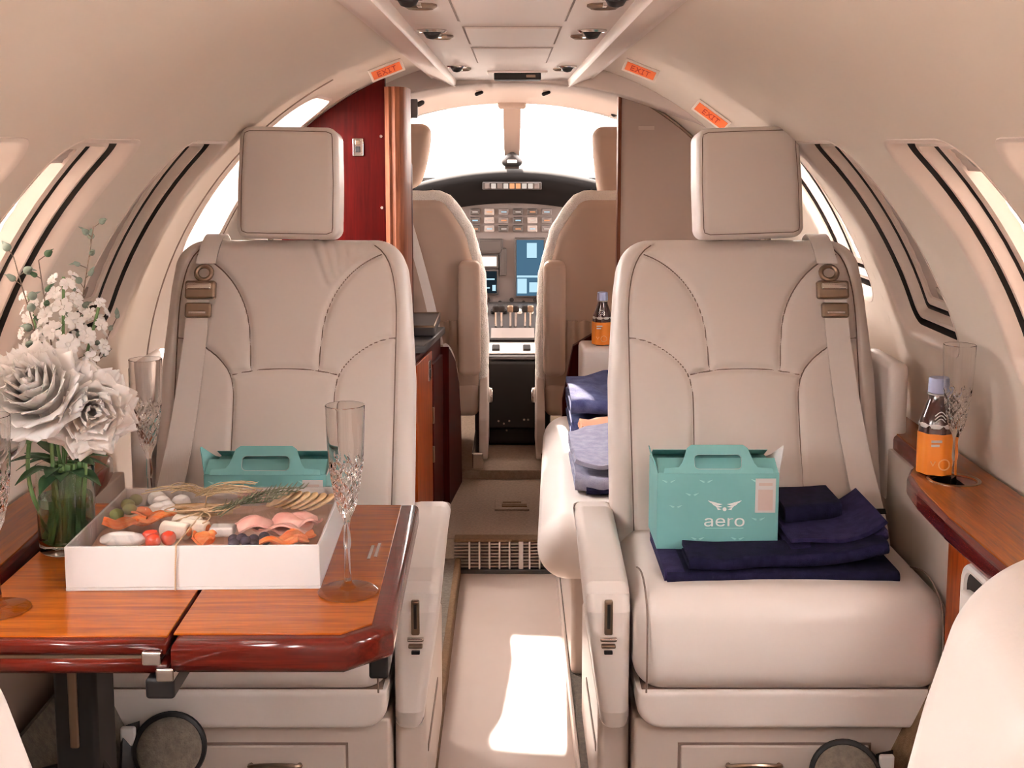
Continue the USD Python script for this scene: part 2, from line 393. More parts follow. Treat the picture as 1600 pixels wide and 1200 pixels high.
n_win = 0
SHEER = usdkit.material(stage, '/World/Looks/sheer_shade', {'d': ('diffuse_bsdf', dict(color=(.60, .50, .45))), 't': ('translucent_bsdf', dict(color=(.42, .35, .315))), 'm': ('mix_closure', dict(fac=.35))}, [('d.BSDF', 'm.closure1'), ('t.BSDF', 'm.closure2')], surface='m.closure')
def window(y0, y1, s0, s1, R, sgn, shade=0.0, r=.055, sheer=False):
    """outer bezel, dark track gap, inner frame, glazing frame, pane and pull-down shade (0 open .. 1 closed)"""
    global n_win
    n_win += 1
    t = thing(f'window_{n_win}', None, None, (0, 0, 0), kind='structure')
    L = lambda off: rr(y0, y1, s0, s1, r, off=off)
    part(t, 'bezel', sweep(L, [(-.008, .002), (-.006, -.0012), (.000, -.0005), (.006, .003), (.014, .014), (.0168, .0225)], R, sgn), TRIM, smooth=60)
    part(t, 'track_gap', sweep(L, [(.0165, .0220), (.0175, .055), (.0275, .055), (.0270, .033)], R, sgn), DARK, smooth=30)
    part(t, 'inner_frame', sweep(L, [(.0265, .042), (.0265, .031), (.029, .0275), (.037, .0275), (.041, .034), (.0425, .0455)], R, sgn), TRIM, smooth=50)
    part(t, 'glazing_seal', sweep(L, [(.0422, .0450), (.0432, .064), (.050, .064), (.0498, .052)], R, sgn), DARK, smooth=30)
    part(t, 'glazing_frame', sweep(L, [(.0492, .058), (.0492, .050), (.053, .0475), (.064, .051), (.070, .085)], R, sgn), TRIM, smooth=50)
    q = L(.066); yy = np.linspace(q[:, 0].min(), q[:, 0].max(), 6); sv = np.linspace(q[:, 1].min(), q[:, 1].max(), 14)
    Y, S = np.meshgrid(yy, sv, indexing='ij')
    part(t, 'pane', sheet(cyl(Y, S, np.full(Y.shape, .082), R, sgn), .004), PANE, smooth=60)
    if sheer:
        q = L(.060); yy = np.linspace(q[:, 0].min(), q[:, 0].max(), 4); sv = np.linspace(q[:, 1].min(), q[:, 1].max(), 30); Y, S = np.meshgrid(yy, sv, indexing='ij')
        part(t, 'sheer_shade', sheet(cyl(Y, S, .072 + .001 * np.cos(S / .016 * 2 * PI), R, sgn)), SHEER, smooth=60)
    if shade > 0:
        q = L(.051); a, b = q[:, 1].min(), q[:, 1].max(); sv = np.linspace(a, a + (b - a) * shade, 40); yy = np.linspace(q[:, 0].min(), q[:, 0].max(), 4)
        Y, S = np.meshgrid(yy, sv, indexing='ij')
        sh = part(t, 'shade', sheet(cyl(Y, S, .057 + .0006 * np.cos((S - a) / .0125 * 2 * PI), R, sgn), .003), SHADE, smooth=60)
        sb = sv[-1] - .022; ym = (y0 + y1) / 2
        yy = np.linspace(ym - .045, ym + .045, 8); sv2 = np.linspace(sb - .011, sb + .011, 5); Y, S = np.meshgrid(yy, sv2, indexing='ij')
        D = .054 - .006 * np.sqrt(np.clip(1 - ((Y - ym) / .046) ** 2, 0, 1)) * np.sqrt(np.clip(1 - ((S - sb) / .0115) ** 2, 0, 1))
        part(sh, 'pull', sheet(cyl(Y, S, D, R, sgn), .003), BRONZE, smooth=60)
    return t

SHADES = {-1: [0, 0, 0, 0, 0, 0, .42, .12, .98], 1: [0, 0, 0, 0, 0, 0, .42, .16, .98]}
for sg in (-1, 1):
    for (a, b), s in zip(WIN, SHADES[sg]): window(a, b, WS0, WS1, R1, sg, s, sheer=a in (-.37, .17, 1.57))
window(2.72, 3.04, s_of(1.27, R2), s_of(.90, R2), R2, 1, 0)

# cabin door on the left with its window, behind the left seat
df = thing('door_1', None, None, kind='structure')
DL = lambda off: rr(2.86, 3.20, s_of(1.365, R2), s_of(.97, R2), .08, off=off)
part(df, 'window_bezel', sweep(DL, [(-.012, -.001), (-.008, -.004), (.0, -.003), (.006, .010), (.020, .05), (.026, .085)], R2, -1), TRIM, smooth=50)
YY, SS = np.meshgrid(np.linspace(2.88, 3.18, 6), np.linspace(s_of(1.355, R2), s_of(.98, R2), 10), indexing='ij')
part(df, 'pane', sheet(cyl(YY, SS, np.full(YY.shape, .08), R2, -1), .004), PANE, smooth=60)
for yy in (2.80, 3.26): part(df, 'door_joint', tube(np.array([cyl(yy, q, -.0005, R2, -1) for q in np.linspace(s_of(1.40, R2), s_of(.15, R2), 30)]), .0025, 5), SEAM)
part(df, 'door_handle', rbox(-.845, -.825, 3.00, 3.12, .66, .69, .006), BRONZE)

# outer fuselage skin behind the trims, so that daylight comes in by the openings only
# (aft) rear bulkhead
aft = Polygon([( (R1 + .02) * math.sin(t), CZ + (R1 + .02) * math.cos(t)) for t in np.linspace(-2.6, 2.6, 60)])
rb = prism(aft, .03); rb = place(rb, frame((0, -2.13, 0), (1, 0, 0), (0, 0, 1), (0, 1, 0))); rb.fix_normals()
struct('wall_aft', rb, HEADLINER)

# ------------------------------------------------------------------ ceiling: console, rails, access panel
cl = thing('ceiling', None, None, kind='structure')
def strip(prof, y0, y1):
    """(x, z) polygon extruded along y"""
    m = prism(Polygon(prof), y1 - y0); m = place(m, frame((0, y0, 0), (1, 0, 0), (0, 0, 1), (0, 1, 0))); m.fix_normals(); flip_if(m); return m
part(cl, 'console', strip([(-.175, 1.434), (.175, 1.434), (.175, 1.46), (-.175, 1.46)], -2.1, 3.50), CONSOLE)
for sg in (-1, 1):
    pr = [(sg * .236, 1.450), (sg * .228, 1.438), (sg * .222, 1.4395), (sg * .216, 1.437), (sg * .172, 1.4195), (sg * .164, 1.4175), (sg * .160, 1.421), (sg * .157, 1.434), (sg * .157, 1.445), (sg * .20, 1.47), (sg * .236, 1.47)]
    part(cl, 'rail', strip(pr, -2.1, 3.55), CONSOLE, smooth=50)
GAPM = M('panel_joint', (.30, .235, .20), .8)
def ceil_panel(x0, x1, y0, y1, z, name='access_panel'):
    part(cl, name, rbox(x0, x1, y0, y1, z - .003, z + .012, .003, 2, 1), CONSOLE)
    part(cl, 'panel_gap', box(x0 - .003, x1 + .003, y0 - .003, y1 + .003, z - .0006, z + .003), GAPM)
ceil_panel(-.078, .078, 1.2, 1.84, 1.434)
ceil_panel(-.075, .075, 1.93, 2.25, 1.434)
ceil_panel(-.075, .075, 2.33, 2.75, 1.434)
ceil_panel(-.078, .078, .3, 1.1, 1.434)

# ------------------------------------------------------------------ floors
XL, XR = -.150, .128
struct('floor', box(XL - .02, XR + .02, -2.1, 3.455, -.03, 0), FLOORV)
for sg, nm in ((-1, 'floor_left'), (1, 'floor_right')):
    xe = XL - .016 if sg < 0 else XR + .004
    struct(nm, box(min(xe, sg * .84), max(xe, sg * .84), -2.1, 3.455, -.03, .045), CARPETG)
struct('trim_1', rbox(XL - .018, XL, -2.1, 3.455, -.01, .048, .006), CARPETB)
struct('trim_2', rbox(XR, XR + .006, -2.1, 3.455, -.01, .048, .002), TRIM)
ff = struct('floor_forward', box(-.84, .84, 3.47, 4.12, -.03, .10), CARPET)
struct('floor_cockpit', box(-.84, .84, 4.12, 5.5, -.03, .13), CARPET)

# ------------------------------------------------------------------ passenger seats
def curve(pts, n=40): return spline(pts, n)
def mir(pts): return [(-a, b) for a, b in pts]
BV = np.array([0, .19, .60]); BL = np.linalg.norm(BV); BV = BV / BL; BN = np.array([0, -BV[2], BV[1]]); BU = np.array([1.0, 0, 0])
BO = np.array([.44, 2.25, .465]); BH = .633
def back_hw(v):
    w = np.interp(v, [0, .35, .53, .60, .633], [.246, .245, .233, .224, .220])
    if v < .04: w -= .04 - math.sqrt(max(.04 ** 2 - (.04 - v) ** 2, 0))
    if v > BH - .055: w -= .055 - math.sqrt(max(.055 ** 2 - (v - BH + .055) ** 2, 0))
    return max(w, .05)
e1 = curve([(.165, .618), (.19, .59), (.204, .545), (.2105, .43), (.209, .21), (.207, .03)])
e2 = curve([(.180, .598), (.108, .541), (.074, .465), (.065, .372), (.064, .362)])
e3 = curve([(-.10, .354), (-.05, .363), (0, .366), (.05, .363), (.10, .354)])
e4 = curve([(.210, .428), (.178, .421), (.140, .398), (.105, .356), (.096, .29), (.097, .20), (.100, .02)])
BSEAMS = [e1, mir(e1), e2, mir(e2), e3, e4, mir(e4)]
HSEAM = []

def pt(u, v, n): return BO + BU * u + BV * v + BN * n

def passenger_seat(label, sg, flip=None, head_x=.466, head_lean=0.0, group='club seats', creased=False, k=1.0):
    """sg: +1 right of the aisle, -1 left; flip: y about which the seat is turned to face forward"""
    base = np.array([sg * .44, 2.15 if flip is None else 2 * flip - 2.15, .045])
    t = thing('passenger_seat', label, 'seat', base, group=group)
    def X(m):
        m = m.copy(); x_ = m.vertices[:, 0]; m.vertices[:, 0] = np.where(x_ > .2, .2 + (x_ - .2) * k, x_) * sg
        neg = sg < 0
        if flip is not None: m.vertices[:, 1] = 2 * flip - m.vertices[:, 1]; neg = not neg
        if neg: m.invert()
        return m
    def add(par, name, m, mat, label=None, smooth=35): return part(par, name, X(m), mat, label, smooth)
    Fb = frame(BO, BU, BN, BV)
    cre = []
    if creased:
        for q in range(6):
            a = -.02 + q * .022; cre.append([(-a - .06, .628), (-a * .8 - .075, .575 + .006 * q), (-a * .55 - .085, .535 + .012 * q)])
        cre = [[(-x, y) for x, y in c] for c in cre] if sg < 0 else cre
        cre = [[(-x, y) for x, y in c] for c in cre]
    m, surf, base_h = pad(back_hw, BH, .125, re=.034, nu=150, nv=190, seams=BSEAMS, gw=.0045, gd=.005, soft=.005, crown=.012, creases=cre)
    bk = add(t, 'backrest', place(m, Fb), LEATHER, smooth=True)
    def on(c, lift):
        c = np.asarray(c); h = surf(c[:, 0], c[:, 1]); return np.array([pt(a, b, d + lift) for (a, b), d in zip(c, h)])
    for c in BSEAMS: add(bk, 'seam', tube(on(c, .0007), .0014, 5), SEAM)
    # shell behind the cushion
    m2, _, _ = pad(lambda v: max(back_hw(v + .06) - .05, .05), BH - .12, .022, re=.010, nu=60, nv=60)
    add(t, 'back_shell', place(m2, frame(pt(0, .06, -.118), BU, BN, BV)), SHELL, smooth=60)
    # headrest
    hv = np.array([math.sin(math.radians(head_lean)), .10, 1.0]); hv /= np.linalg.norm(hv); hu = np.array([1, 0, -hv[0] / hv[2]]); hu /= np.linalg.norm(hu); hn = np.cross(hv, hu); hn = hn if hn[1] < 0 else -hn
    def hhw(v):
        w = np.interp(v, [0, .11, .222], [.098, .098, .094]); r = .022
        if v < r: w -= r - math.sqrt(max(r * r - (r - v) ** 2, 0))
        if v > .222 - r: w -= r - math.sqrt(max(r * r - (v - .222 + r) ** 2, 0))
        return w
    hs = LineString([(hhw(v) - .008, v) for v in np.linspace(.02, .205, 24)]); ring = [(hhw(v) - .010, v) for v in np.linspace(.014, .208, 24)]
    ring = ring + [(x, .212) for x in np.linspace(ring[-1][0] - .01, -ring[-1][0] + .01, 10)] + [(-x, v) for x, v in ring[::-1]] + [(x, .010) for x in np.linspace(-ring[0][0] + .01, ring[0][0] - .01, 10)]
    m, hsurf, _ = pad(hhw, .222, .105, re=.020, nu=60, nv=60, seams=[ring], gw=.003, gd=.0015, soft=.0, crown=.010)
    ho = np.array([head_x - hv[0] * .111, 2.400, 1.068])
    hd = add(t, 'headrest', place(m, frame(ho, hu, hn, hv)), LEATHER, smooth=60)
    rg = np.array(LineString(ring + ring[:1]).segmentize(.006).coords); hh = hsurf(rg[:, 0], rg[:, 1])
    add(hd, 'seam', tube(np.array([ho + hu * a + hv * b + hn * (c + .0004) for (a, b), c in zip(rg, hh)]), .0009, 5), SEAM)
    for dx in (-.045, .045): add(hd, 'post', tube([(head_x + dx, 2.46, 1.03), (head_x + dx, 2.47, 1.10)], .006, 10), BRONZE)
    # seat cushion
    c = rbox(.203, .690, 1.915, 2.36, .345, .515, .046, 8, 18)
    v = c.vertices; u = (v[:, 0] - .4465) / .2435; w = (v[:, 1] - 1.915) / .445
    v[:, 2] += np.where(v[:, 2] > .43, .009 * (1 - np.clip(abs(u), 0, 1) ** 2.5) * np.clip(1 - ((w - .25) / .75) ** 2, 0, 1), 0)
    v[:, 1] -= np.where(w < .3, .012 * (1 - np.clip(abs(u), 0, 1) ** 3) * np.clip(1 - ((v[:, 2] - .43) / .085) ** 2, 0, 1), 0)
    cu = add(t, 'seat_cushion', c, LEATHER, smooth=60)
    for sx in (-1, 1):
        xx = .4465 + sx * .226
        add(cu, 'seam', tube(spline([(xx, 1.9165, .352), (xx, 1.9105, .42), (xx, 1.9145, .462), (xx, 1.928, .498), (xx, 1.955, .5155), (xx, 2.05, .517), (xx, 2.34, .515)], 50), .0016, 5), SEAM)
    ap, _, _ = pad(lambda v: .238 - (.042 - math.sqrt(max(.042 ** 2 - (.042 - v) ** 2, 0)) if v < .042 else 0), .068, .42, re=.010, nu=40, nv=20)
    add(t, 'seat_apron', place(ap, frame((.4455, 1.925, .283), (1, 0, 0), (0, -1, 0), (0, 0, 1))), LEATHER, smooth=50)
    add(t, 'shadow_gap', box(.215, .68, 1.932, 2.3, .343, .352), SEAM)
    # pedestal with drawer
    pd = add(t, 'pedestal', rbox(.206, .632, 1.950, 2.48, .045, .290, .006), SHELL)
    dr = add(t, 'drawer', rbox(.279, .575, 1.944, 2.30, .075, .244, .003), SHELL)
    add(dr, 'drawer_gap', cat([box(.275, .579, 1.9485, 1.951, .244, .248), box(.275, .279, 1.9485, 1.951, .075, .244), box(.575, .579, 1.9485, 1.951, .075, .244)]), SEAM)
    hp = [(.354, 1.942, .212), (.354, 1.932, .214), (.362, 1.929, .216), (.425, 1.929, .216), (.433, 1.932, .214), (.433, 1.942, .212)]
    add(dr, 'handle', tube(spline(hp, 30), .0042, 8), BRONZE)
    # aisle armrest
    pr = [(1.962, .268), (1.950, .30), (1.945, .478), (1.953, .508), (1.975, .522), (2.02, .530), (2.30, .553), (2.36, .545), (2.37, .30), (2.34, .268)]
    a = prism(Polygon(pr).buffer(.012).buffer(-.012), .076, .016); a = place(a, frame((.122, 0, 0), (0, 1, 0), (0, 0, 1), (1, 0, 0))); flip_if(a)
    a.vertices[:, 0] += np.clip((.50 - a.vertices[:, 2]) / .23, 0, 1) * .030 * (a.vertices[:, 0] < .16)
    ar = add(t, 'armrest', a, LEATHER, smooth=50)
    sl = add(ar, 'latch_plate', rbox(.154, .168, 1.9405, 1.950, .440, .500, .003), BRONZE)
    add(ar, 'latch_slot', rbox(.1585, .1635, 1.939, 1.942, .452, .494, .001), BLACK)
    bb_ = add(ar, 'buckle', rbox(.147, .175, 1.937, 1.950, .430, .436, .0022), CHROME)
    add(ar, 'buckle', rbox(.149, .173, 1.938, 1.950, .418, .424, .002), BRONZE)
    add(ar, 'buckle_tongue', rbox(.154, .168, 1.940, 1.950, .407, .412, .001), BLACK)
    # sill fairing along the aisle
    fr_ = rbox(.148, .202, 1.99, 2.47, .045, .30, .012)
    fa = add(t, 'sill_fairing', fr_, SHELL)
    add(fa, 'slot', rbox(.1465, .149, 2.03, 2.30, .19, .205, .001), SEAM)
    add(fa, 'catch', rbox(.165, .182, 1.978, 1.992, .125, .145, .004), BRONZE)
    # outboard arm pad
    add(t, 'outboard_pad', rbox(.698, .735, 2.33, 2.52, .55, .83, .016), LEATHER)
    # shoulder belt: strap over the top, buckle, long strap, keeper
    s = surf
    def bp(u, v, l=.006): return pt(u, v, float(np.max(base_h(np.array([u]), np.array([v])))) + l)
    top = [pt(.148, .56, -.10), pt(.148, .625, -.085), pt(.149, .647, -.05), bp(.150, .628, .012), bp(.153, .600, .010), bp(.158, .575, .010)]
    be = add(t, 'shoulder_belt', ribbon(spline(top, 24), BU, .038, .0025), BELT)
    low = [bp(.168, .50, .014), bp(.170, .44, .010), bp(.177, .35, .008), bp(.188, .24, .010), bp(.203, .13, .018), bp(.216, .04, .022), pt(.219, .0, .01)]
    lp = spline(low, 40); d = np.gradient(lp, axis=0); sd = np.cross(BN, d); sd *= np.sign(sd[:, 0])[:, None]
    add(be, 'strap', ribbon(lp, sd, np.linspace(.042, .052, 40), .0022), BELT)
    kp = [bp(.2085, .094, .021), bp(.2100, .084, .022)]
    add(be, 'keeper', ribbon(np.array(kp), BU, .056, .006), BLACK)
    fb = lambda u, v, n: frame(bp(u, v, n), BU, -BN, BV)
    def onb(m, u, v, n): return place(m, frame(bp(u, v, n), BU, BN, BV))
    add(be, 'buckle', onb(rbox(-.029, .029, -.004, .014, -.018, .018, .005), .163, .520, .012), BRONZE)
    add(be, 'buckle', onb(rbox(-.024, .024, .006, .020, -.006, .008, .004), .164, .524, .014), CHROME)
    add(be, 'buckle', onb(rbox(-.025, .025, -.003, .011, -.016, .014, .005), .166, .480, .012), BRONZE)
    add(be, 'buckle', onb(rbox(-.017, .017, .006, .015, -.010, -.003, .003), .166, .480, .013), CHROME)
    rl = np.array([(.159 + .015 * math.cos(q), .555 + .014 * math.sin(q)) for q in np.linspace(0, 2 * PI, 20)[:-1]])
    add(be, 'ring', tube([bp(a, b, .014) for a, b in rl], .0048, 8, closed=True), BRONZE)
    return t

passenger_seat('beige leather seat behind the wooden table, its cushion mostly hidden by the table', -1, head_x=.437, head_lean=-1.0, creased=True, k=1.03)
passenger_seat('beige leather seat with navy cloths and a teal box on its cushion', 1, head_x=.452, head_lean=-2.0, k=1.075)
passenger_seat('back of a beige seat at the left edge, cut off by the bottom corner', -1, flip=1.47, group='aft seats')
passenger_seat('back of a beige seat beside the wooden ledge, cut off by the bottom right corner', 1, flip=1.51, group='aft seats')

# ------------------------------------------------------------------ galley cabinet (left), divider (right)
def on_y(poly_xz, y, th, bev=0.0):
    """(x, z) polygon standing at y..y+th"""
    m = prism(poly_xz, th, bev); m = place(m, frame((0, y, 0), (1, 0, 0), (0, 0, 1), (0, 1, 0))); flip_if(m); return m
def arc_in(x0, x1, R, n=14):
    xs = np.linspace(x0, x1, n); return [(x, CZ + math.sqrt(R * R - x * x)) for x in xs]

gc = thing('galley_cabinet', 'tall dark red cabinet with a brown wooden post, left of the cockpit doorway', 'cabinet', (-.45, 3.5, .1))
RC = R2 - .004
part(gc, 'door', on_y(Polygon([(-.338, .66)] + arc_in(-.338, -.62, RC) + [(-.62, .66)]), 3.27, .03, .002), WOOD_R)
part(gc, 'latch', rbox(-.426, -.396, 3.264, 3.272, 1.222, 1.270, .003), CHROME)
part(gc, 'latch', rbox(-.4175, -.4045, 3.261, 3.268, 1.232, 1.248, .002), BLACK)
part(gc, 'latch', rbox(-.4175, -.4045, 3.260, 3.268, 1.252, 1.264, .002), BRONZE)
for z in (1.275, 1.085, .9): part(gc, 'screw', disc_solid(.004, 0, .004, segs=12).apply_transform(frame((-.349, 3.27, z), (1, 0, 0), (0, 0, 1), (0, -1, 0))), CHROME)
postp = [(-.338, .66), (-.338, 1.398), (-.282, 1.412), (-.282, .66)]
pm = prism(Polygon([(-.338, 3.26), (-.326, 3.25), (-.320, 3.256), (-.310, 3.250), (-.298, 3.256), (-.290, 3.272), (-.283, 3.30), (-.280, 3.40), (-.338, 3.40)]), 1.30, 0); pm.apply_translation((0, 0, .105))
part(gc, 'post', pm, WOOD_P, smooth=20)
part(gc, 'edge_strip', rbox(-.292, -.279, 3.40, 3.425, .105, 1.20, .003), WOOD_R)
part(gc, 'side_panel', box(-.62, -.338, 3.30, 3.42, .70, .72), WOOD_R)
FX = lambda y: -.276 + (y - 3.30) * (.085 / .80)
body = [(-.74, 3.28), (-.282, 3.28), (FX(3.30), 3.305), (FX(3.78), 3.78), (-.74, 3.78)]
bm = prism(Polygon(body), .56, .004); bm.apply_translation((0, 0, .10)); part(gc, 'body', bm, WOOD_R)
# doors on the slanted aisle face
ang = math.atan2(FX(3.8) - FX(3.3), .5)
def on_face(y, z0, z1, L, th, r=.002):
    m = rbox(-.001, th, 0, L, z0, z1, r, 2, 1); return place(m, frame((FX(y), y, 0), (math.cos(ang), -math.sin(ang), 0), (math.sin(ang), math.cos(ang), 0), (0, 0, 1)))
d1 = part(gc, 'door', on_face(3.325, .13, .645, .25, .009), WOOD_OZ)
part(d1, 'latch', on_face(3.50, .565, .625, .035, .013), CHROME)
part(d1, 'latch', on_face(3.508, .575, .600, .018, .015), BLACK)
d2 = part(gc, 'door', on_face(3.59, .13, .60, .18, .009), WOOD_R)
for z in (.30, .42): part(d2, 'hinge', on_face(3.582, z, z + .05, .010, .013), BRONZE)
part(gc, 'worktop', shift(prism(Polygon([(-.74, 3.43), (FX(3.43) + .012, 3.43), (FX(3.80) + .012, 3.80), (-.74, 3.80)]), .022, .004), (0, 0, .660)), GREYD)
endp = [(3.79, .10), (3.79, .62), (3.84, .60), (3.94, .55), (4.02, .46), (4.06, .34), (4.075, .10)]
em = prism(Polygon(endp).buffer(.02).buffer(-.02), .20, .004); em = place(em, frame((-.40, 0, 0), (0, 1, 0), (0, 0, 1), (1, 0, 0))); flip_if(em)
em.vertices[:, 0] += (em.vertices[:, 1] - 3.79) * .10
part(gc, 'end_cabinet', em, WOOD_R)
part(gc, 'trim_edge', tube(spline([(FX(y) + .012 + .0, y, z) for y, z in ((3.80, .622), (3.87, .598), (3.96, .545), (4.03, .46), (4.07, .34))], 30), .008, 8), WHITEP)
tray = thing('serving_tray', 'dark glossy tray on the galley worktop left of the doorway', 'tray', (-.33, 3.7, .682))
tr_ = rbox(-.47, -.232, 3.60, 3.90, .682, .712, .006); part(tray, 'tray', tr_, GREYD)
part(tray, 'rim', tube([(-.468, 3.602, .712), (-.234, 3.602, .712), (-.234, 3.898, .712), (-.468, 3.898, .712)], .004, 6, closed=True), BRONZE)

dv = thing('divider_panel', 'tall beige divider panel right of the cockpit doorway', 'panel', (.5, 3.9, .1))
part(dv, 'panel', on_y(Polygon([(.346, .10)] + [(.346, CZ + math.sqrt(RC ** 2 - .346 ** 2))] + arc_in(.346, .80, RC) + [(.80, .10)]), 3.90, .03, .002), PANEL)
part(dv, 'edge_strip', rbox(.336, .347, 3.885, 3.935, .10, 1.42, .003), WOOD_P)
part(dv, 'arch_trim', tube([(x, 3.892, z - .003) for x, z in arc_in(.346, .62, RC)], .005, 6), BRONZE)
part(dv, 'emblem', place(rbox(0, .05, 0, .012, 0, .002, .0008), frame((.402, 3.8985, 1.300), (1, 0, 0), (0, 0, 1), (0, -1, 0))), TRIM)
part(dv, 'lower_panel', on_y(Polygon([(.165, .10), (.165, .42), (.20, .60), (.33, .68), (.345, .68), (.345, .10)]).buffer(.01).buffer(-.01), 3.92, .04, .004), WOOD_R)

# ------------------------------------------------------------------ side-facing seat right of the aisle
sd_ = thing('side_facing_seat', 'pale side-facing seat along the right of the aisle, its rounded end behind the near seat', 'seat', (.35, 3.2, .045))
c = rbox(.055, .62, 2.60, 3.72, .275, .425, .072, 9, 14)
c.vertices[:, 0] += np.where(c.vertices[:, 0] < .3, (c.vertices[:, 1] - 2.6) * .038, 0)
c.vertices[:, 2] += np.where(c.vertices[:, 2] > .38, .012 * np.sin(np.clip((c.vertices[:, 1] - 2.6) / 1.12, 0, 1) * PI), 0)
cu = part(sd_, 'seat_cushion', c, LEATHER, smooth=60)
part(sd_, 'base_panel', rbox(.135, .62, 2.66, 3.45, .045, .29, .012), SHELL)
part(sd_, 'backrest', rbox(.53, .70, 2.66, 3.72, .42, .88, .05, 6, 6), LEATHER, smooth=60)
part(sd_, 'arm_box', rbox(.215, .55, 3.74, 3.90, .12, .625, .016, 4, 2), LEATHER)

# ------------------------------------------------------------------ cockpit
ck = thing('ceiling', None, None, kind='structure')
lip = []
lip.append([(x, 3.49, CZ + math.sqrt((R2 + .006) ** 2 - x * x)) for x in np.linspace(-.56, .56, 21)])
lip.append([(x, 3.495, 1.434 - .10 * (abs(x) / .5) ** 2.2) for x in np.linspace(-.56, .56, 21)])
for y, z in ((3.50, 1.432), (3.56, 1.438), (3.9, 1.452), (4.3, 1.452), (4.62, 1.437), (4.76, 1.418), (4.80, 1.424)):
    lip.append([(x, y, z - .10 * (abs(x) / .5) ** 2.2) for x in np.linspace(-.56, .56, 21)])
lm = sheet(np.array(lip), .012); part(ck, 'headliner', lm, M('cockpit_roof', (.46, .37, .32), .7), smooth=60)
for sg in (-1, 1):
    g = np.array([[cyl(y, R2 * math.asin(.47 / R2) + k, 0, R2 - (y - 4.0) * .10, sg) for k in np.linspace(-.05, .09, 4)] for y in np.linspace(4.0, 5.3, 8)])
    part(ck, 'side_roof', sheet(g, .012), CONSOLE, smooth=60)
    s0, s1 = s_of(1.29, R2), s_of(.92, R2)
for sg, nm in ((-1, 'wall_left_cockpit'), (1, 'wall_right_cockpit')):
    h = rr(4.25, 4.95, s0, s1, .07)
    cs = m3.CrossSection([np.array([(4.02, R2 * math.asin(.47 / R2)), (5.5, R2 * math.asin(.47 / R2)), (5.5, B2), (4.02, B2)])]) - m3.CrossSection([h])
    mm = tm(m3.Manifold.extrude(cs, .03).refine_to_length(.06).warp_batch(lambda p: cyl(np.asarray(p)[:, 0], np.asarray(p)[:, 1], np.asarray(p)[:, 2], R2 - np.maximum(np.asarray(p)[:, 0] - 4.0, 0) * .10, sg)))
    if mm.volume < 0: mm.invert()
    struct(nm, mm, HEADLINER)
    n_win += 1; cw = thing(f'window_{n_win}', None, None, kind='structure')
    q = rr(4.25, 4.95, s0, s1, .07, off=-.004); yy = np.linspace(4.25, 4.95, 8); sv = np.linspace(s0, s1, 8); Y, S = np.meshgrid(yy, sv, indexing='ij')
    part(cw, 'pane', sheet(np.stack([cyl(Y[i, j], S[i, j], .02, R2 - (Y[i, j] - 4.0) * .10, sg) for i in range(8) for j in range(8)]).reshape(8, 8, 3), .004), PANEW, smooth=60)
    P = np.array([cyl(y, s, .0, R2 - (y - 4.0) * .10, sg) for y, s in rr(4.25, 4.95, s0, s1, .07)]); part(cw, 'window_frame', tube(P, .013, 8, closed=True), TRIM)
# nose bulkhead below the windshield and the windshield
POSTM = M('windshield_post', (.36, .27, .23), .6)
ws = thing(f'window_{n_win + 1}', None, None, kind='structure'); n_win += 1
def wsp(x, t):      # t 0 bottom .. 1 top
    return np.array([x, 5.36 - .60 * t - .28 * (abs(x) / .62) ** 2 * (1 - .2 * t), 1.10 + .325 * t - .07 * t * (abs(x) / .5) ** 2.2])
for a, b in ((-.66, -.026), (.026, .66)):
    g = np.array([[wsp(x, t) for x in np.linspace(a, b, 10)] for t in np.linspace(0, 1, 6)]); part(ws, 'pane', sheet(g, .008), PANEW, smooth=60)
part(ws, 'center_post', ribbon(np.array([wsp(0, t) + (0, -.012, 0) for t in np.linspace(-.05, 1.02, 12)]), (1, 0, 0), np.linspace(.058, .070, 12), .03), POSTM)
part(ws, 'post_cap', rbox(-.055, .055, 4.735, 4.80, 1.392, 1.425, .012), POSTM)
part(ws, 'upper_frame', tube([wsp(x, 1.0) + (0, -.01, .004) for x in np.linspace(-.66, .66, 24)], .014, 8), CONSOLE)
part(ws, 'lower_frame', tube([wsp(x, 0) for x in np.linspace(-.66, .66, 24)], .02, 8), BLACK)
nb = np.array([[(sx * (x), y, z) for x, y in ((0, 5.40), (.35, 5.36), (.60, 5.15), (.70, 4.9))] for z in (0.0, .6, 1.10) for sx in (1,)])
for sx in (-1, 1):
    g = nb.copy(); g[..., 0] *= sx; struct('wall_forward', sheet(g, .02), GREYD)

ip = thing('instrument_panel', 'grey cockpit instrument panel under a black glareshield', 'instrument panel', (0, 4.9, .6))
gs = np.array([[(x, y, 1.150 - .062 * (abs(x) / .40) ** 2 - dz) for x in np.linspace(-.60, .60, 25)] for y, dz in ((4.90, .125), (4.88, .105), (4.872, .07), (4.875, .035), (4.895, .012), (4.94, .002), (5.05, .0), (5.30, .03), (5.36, .05))])
part(ip, 'glareshield', sheet(gs, .012), M('glareshield_matt', (.006, .005, .005), .85, specular_ior_level=.1), smooth=60)
part(ip, 'panel', rbox(-.62, .62, 4.925, 4.99, .60, 1.06, .008), GREY)
ann = part(ip, 'annunciator', rbox(-.118, .118, 4.858, 4.90, 1.076, 1.106, .004), GREYD)
AMB = glow('amber_key', (1.0, .42, .20), .8); WKEY = glow('white_key', (1.0, .85, .75), .55)
for k in range(9):
    x = -.098 + k * .0245
    part(ann, 'key', rbox(x - .0095, x + .0095, 4.854, 4.862, 1.081, 1.101, .002), AMB if k in (4, 5) else WKEY if k in (1, 3, 6, 7) else GREY)
SCR = glow('screen_blue', (.10, .22, .34), .55); SCRL = glow('screen_light', (.45, .68, .80), .9); SCRD = glow('screen_dim', (.03, .05, .07), .3)
GAUGE = M('gauge_face', (.30, .27, .26), .5)
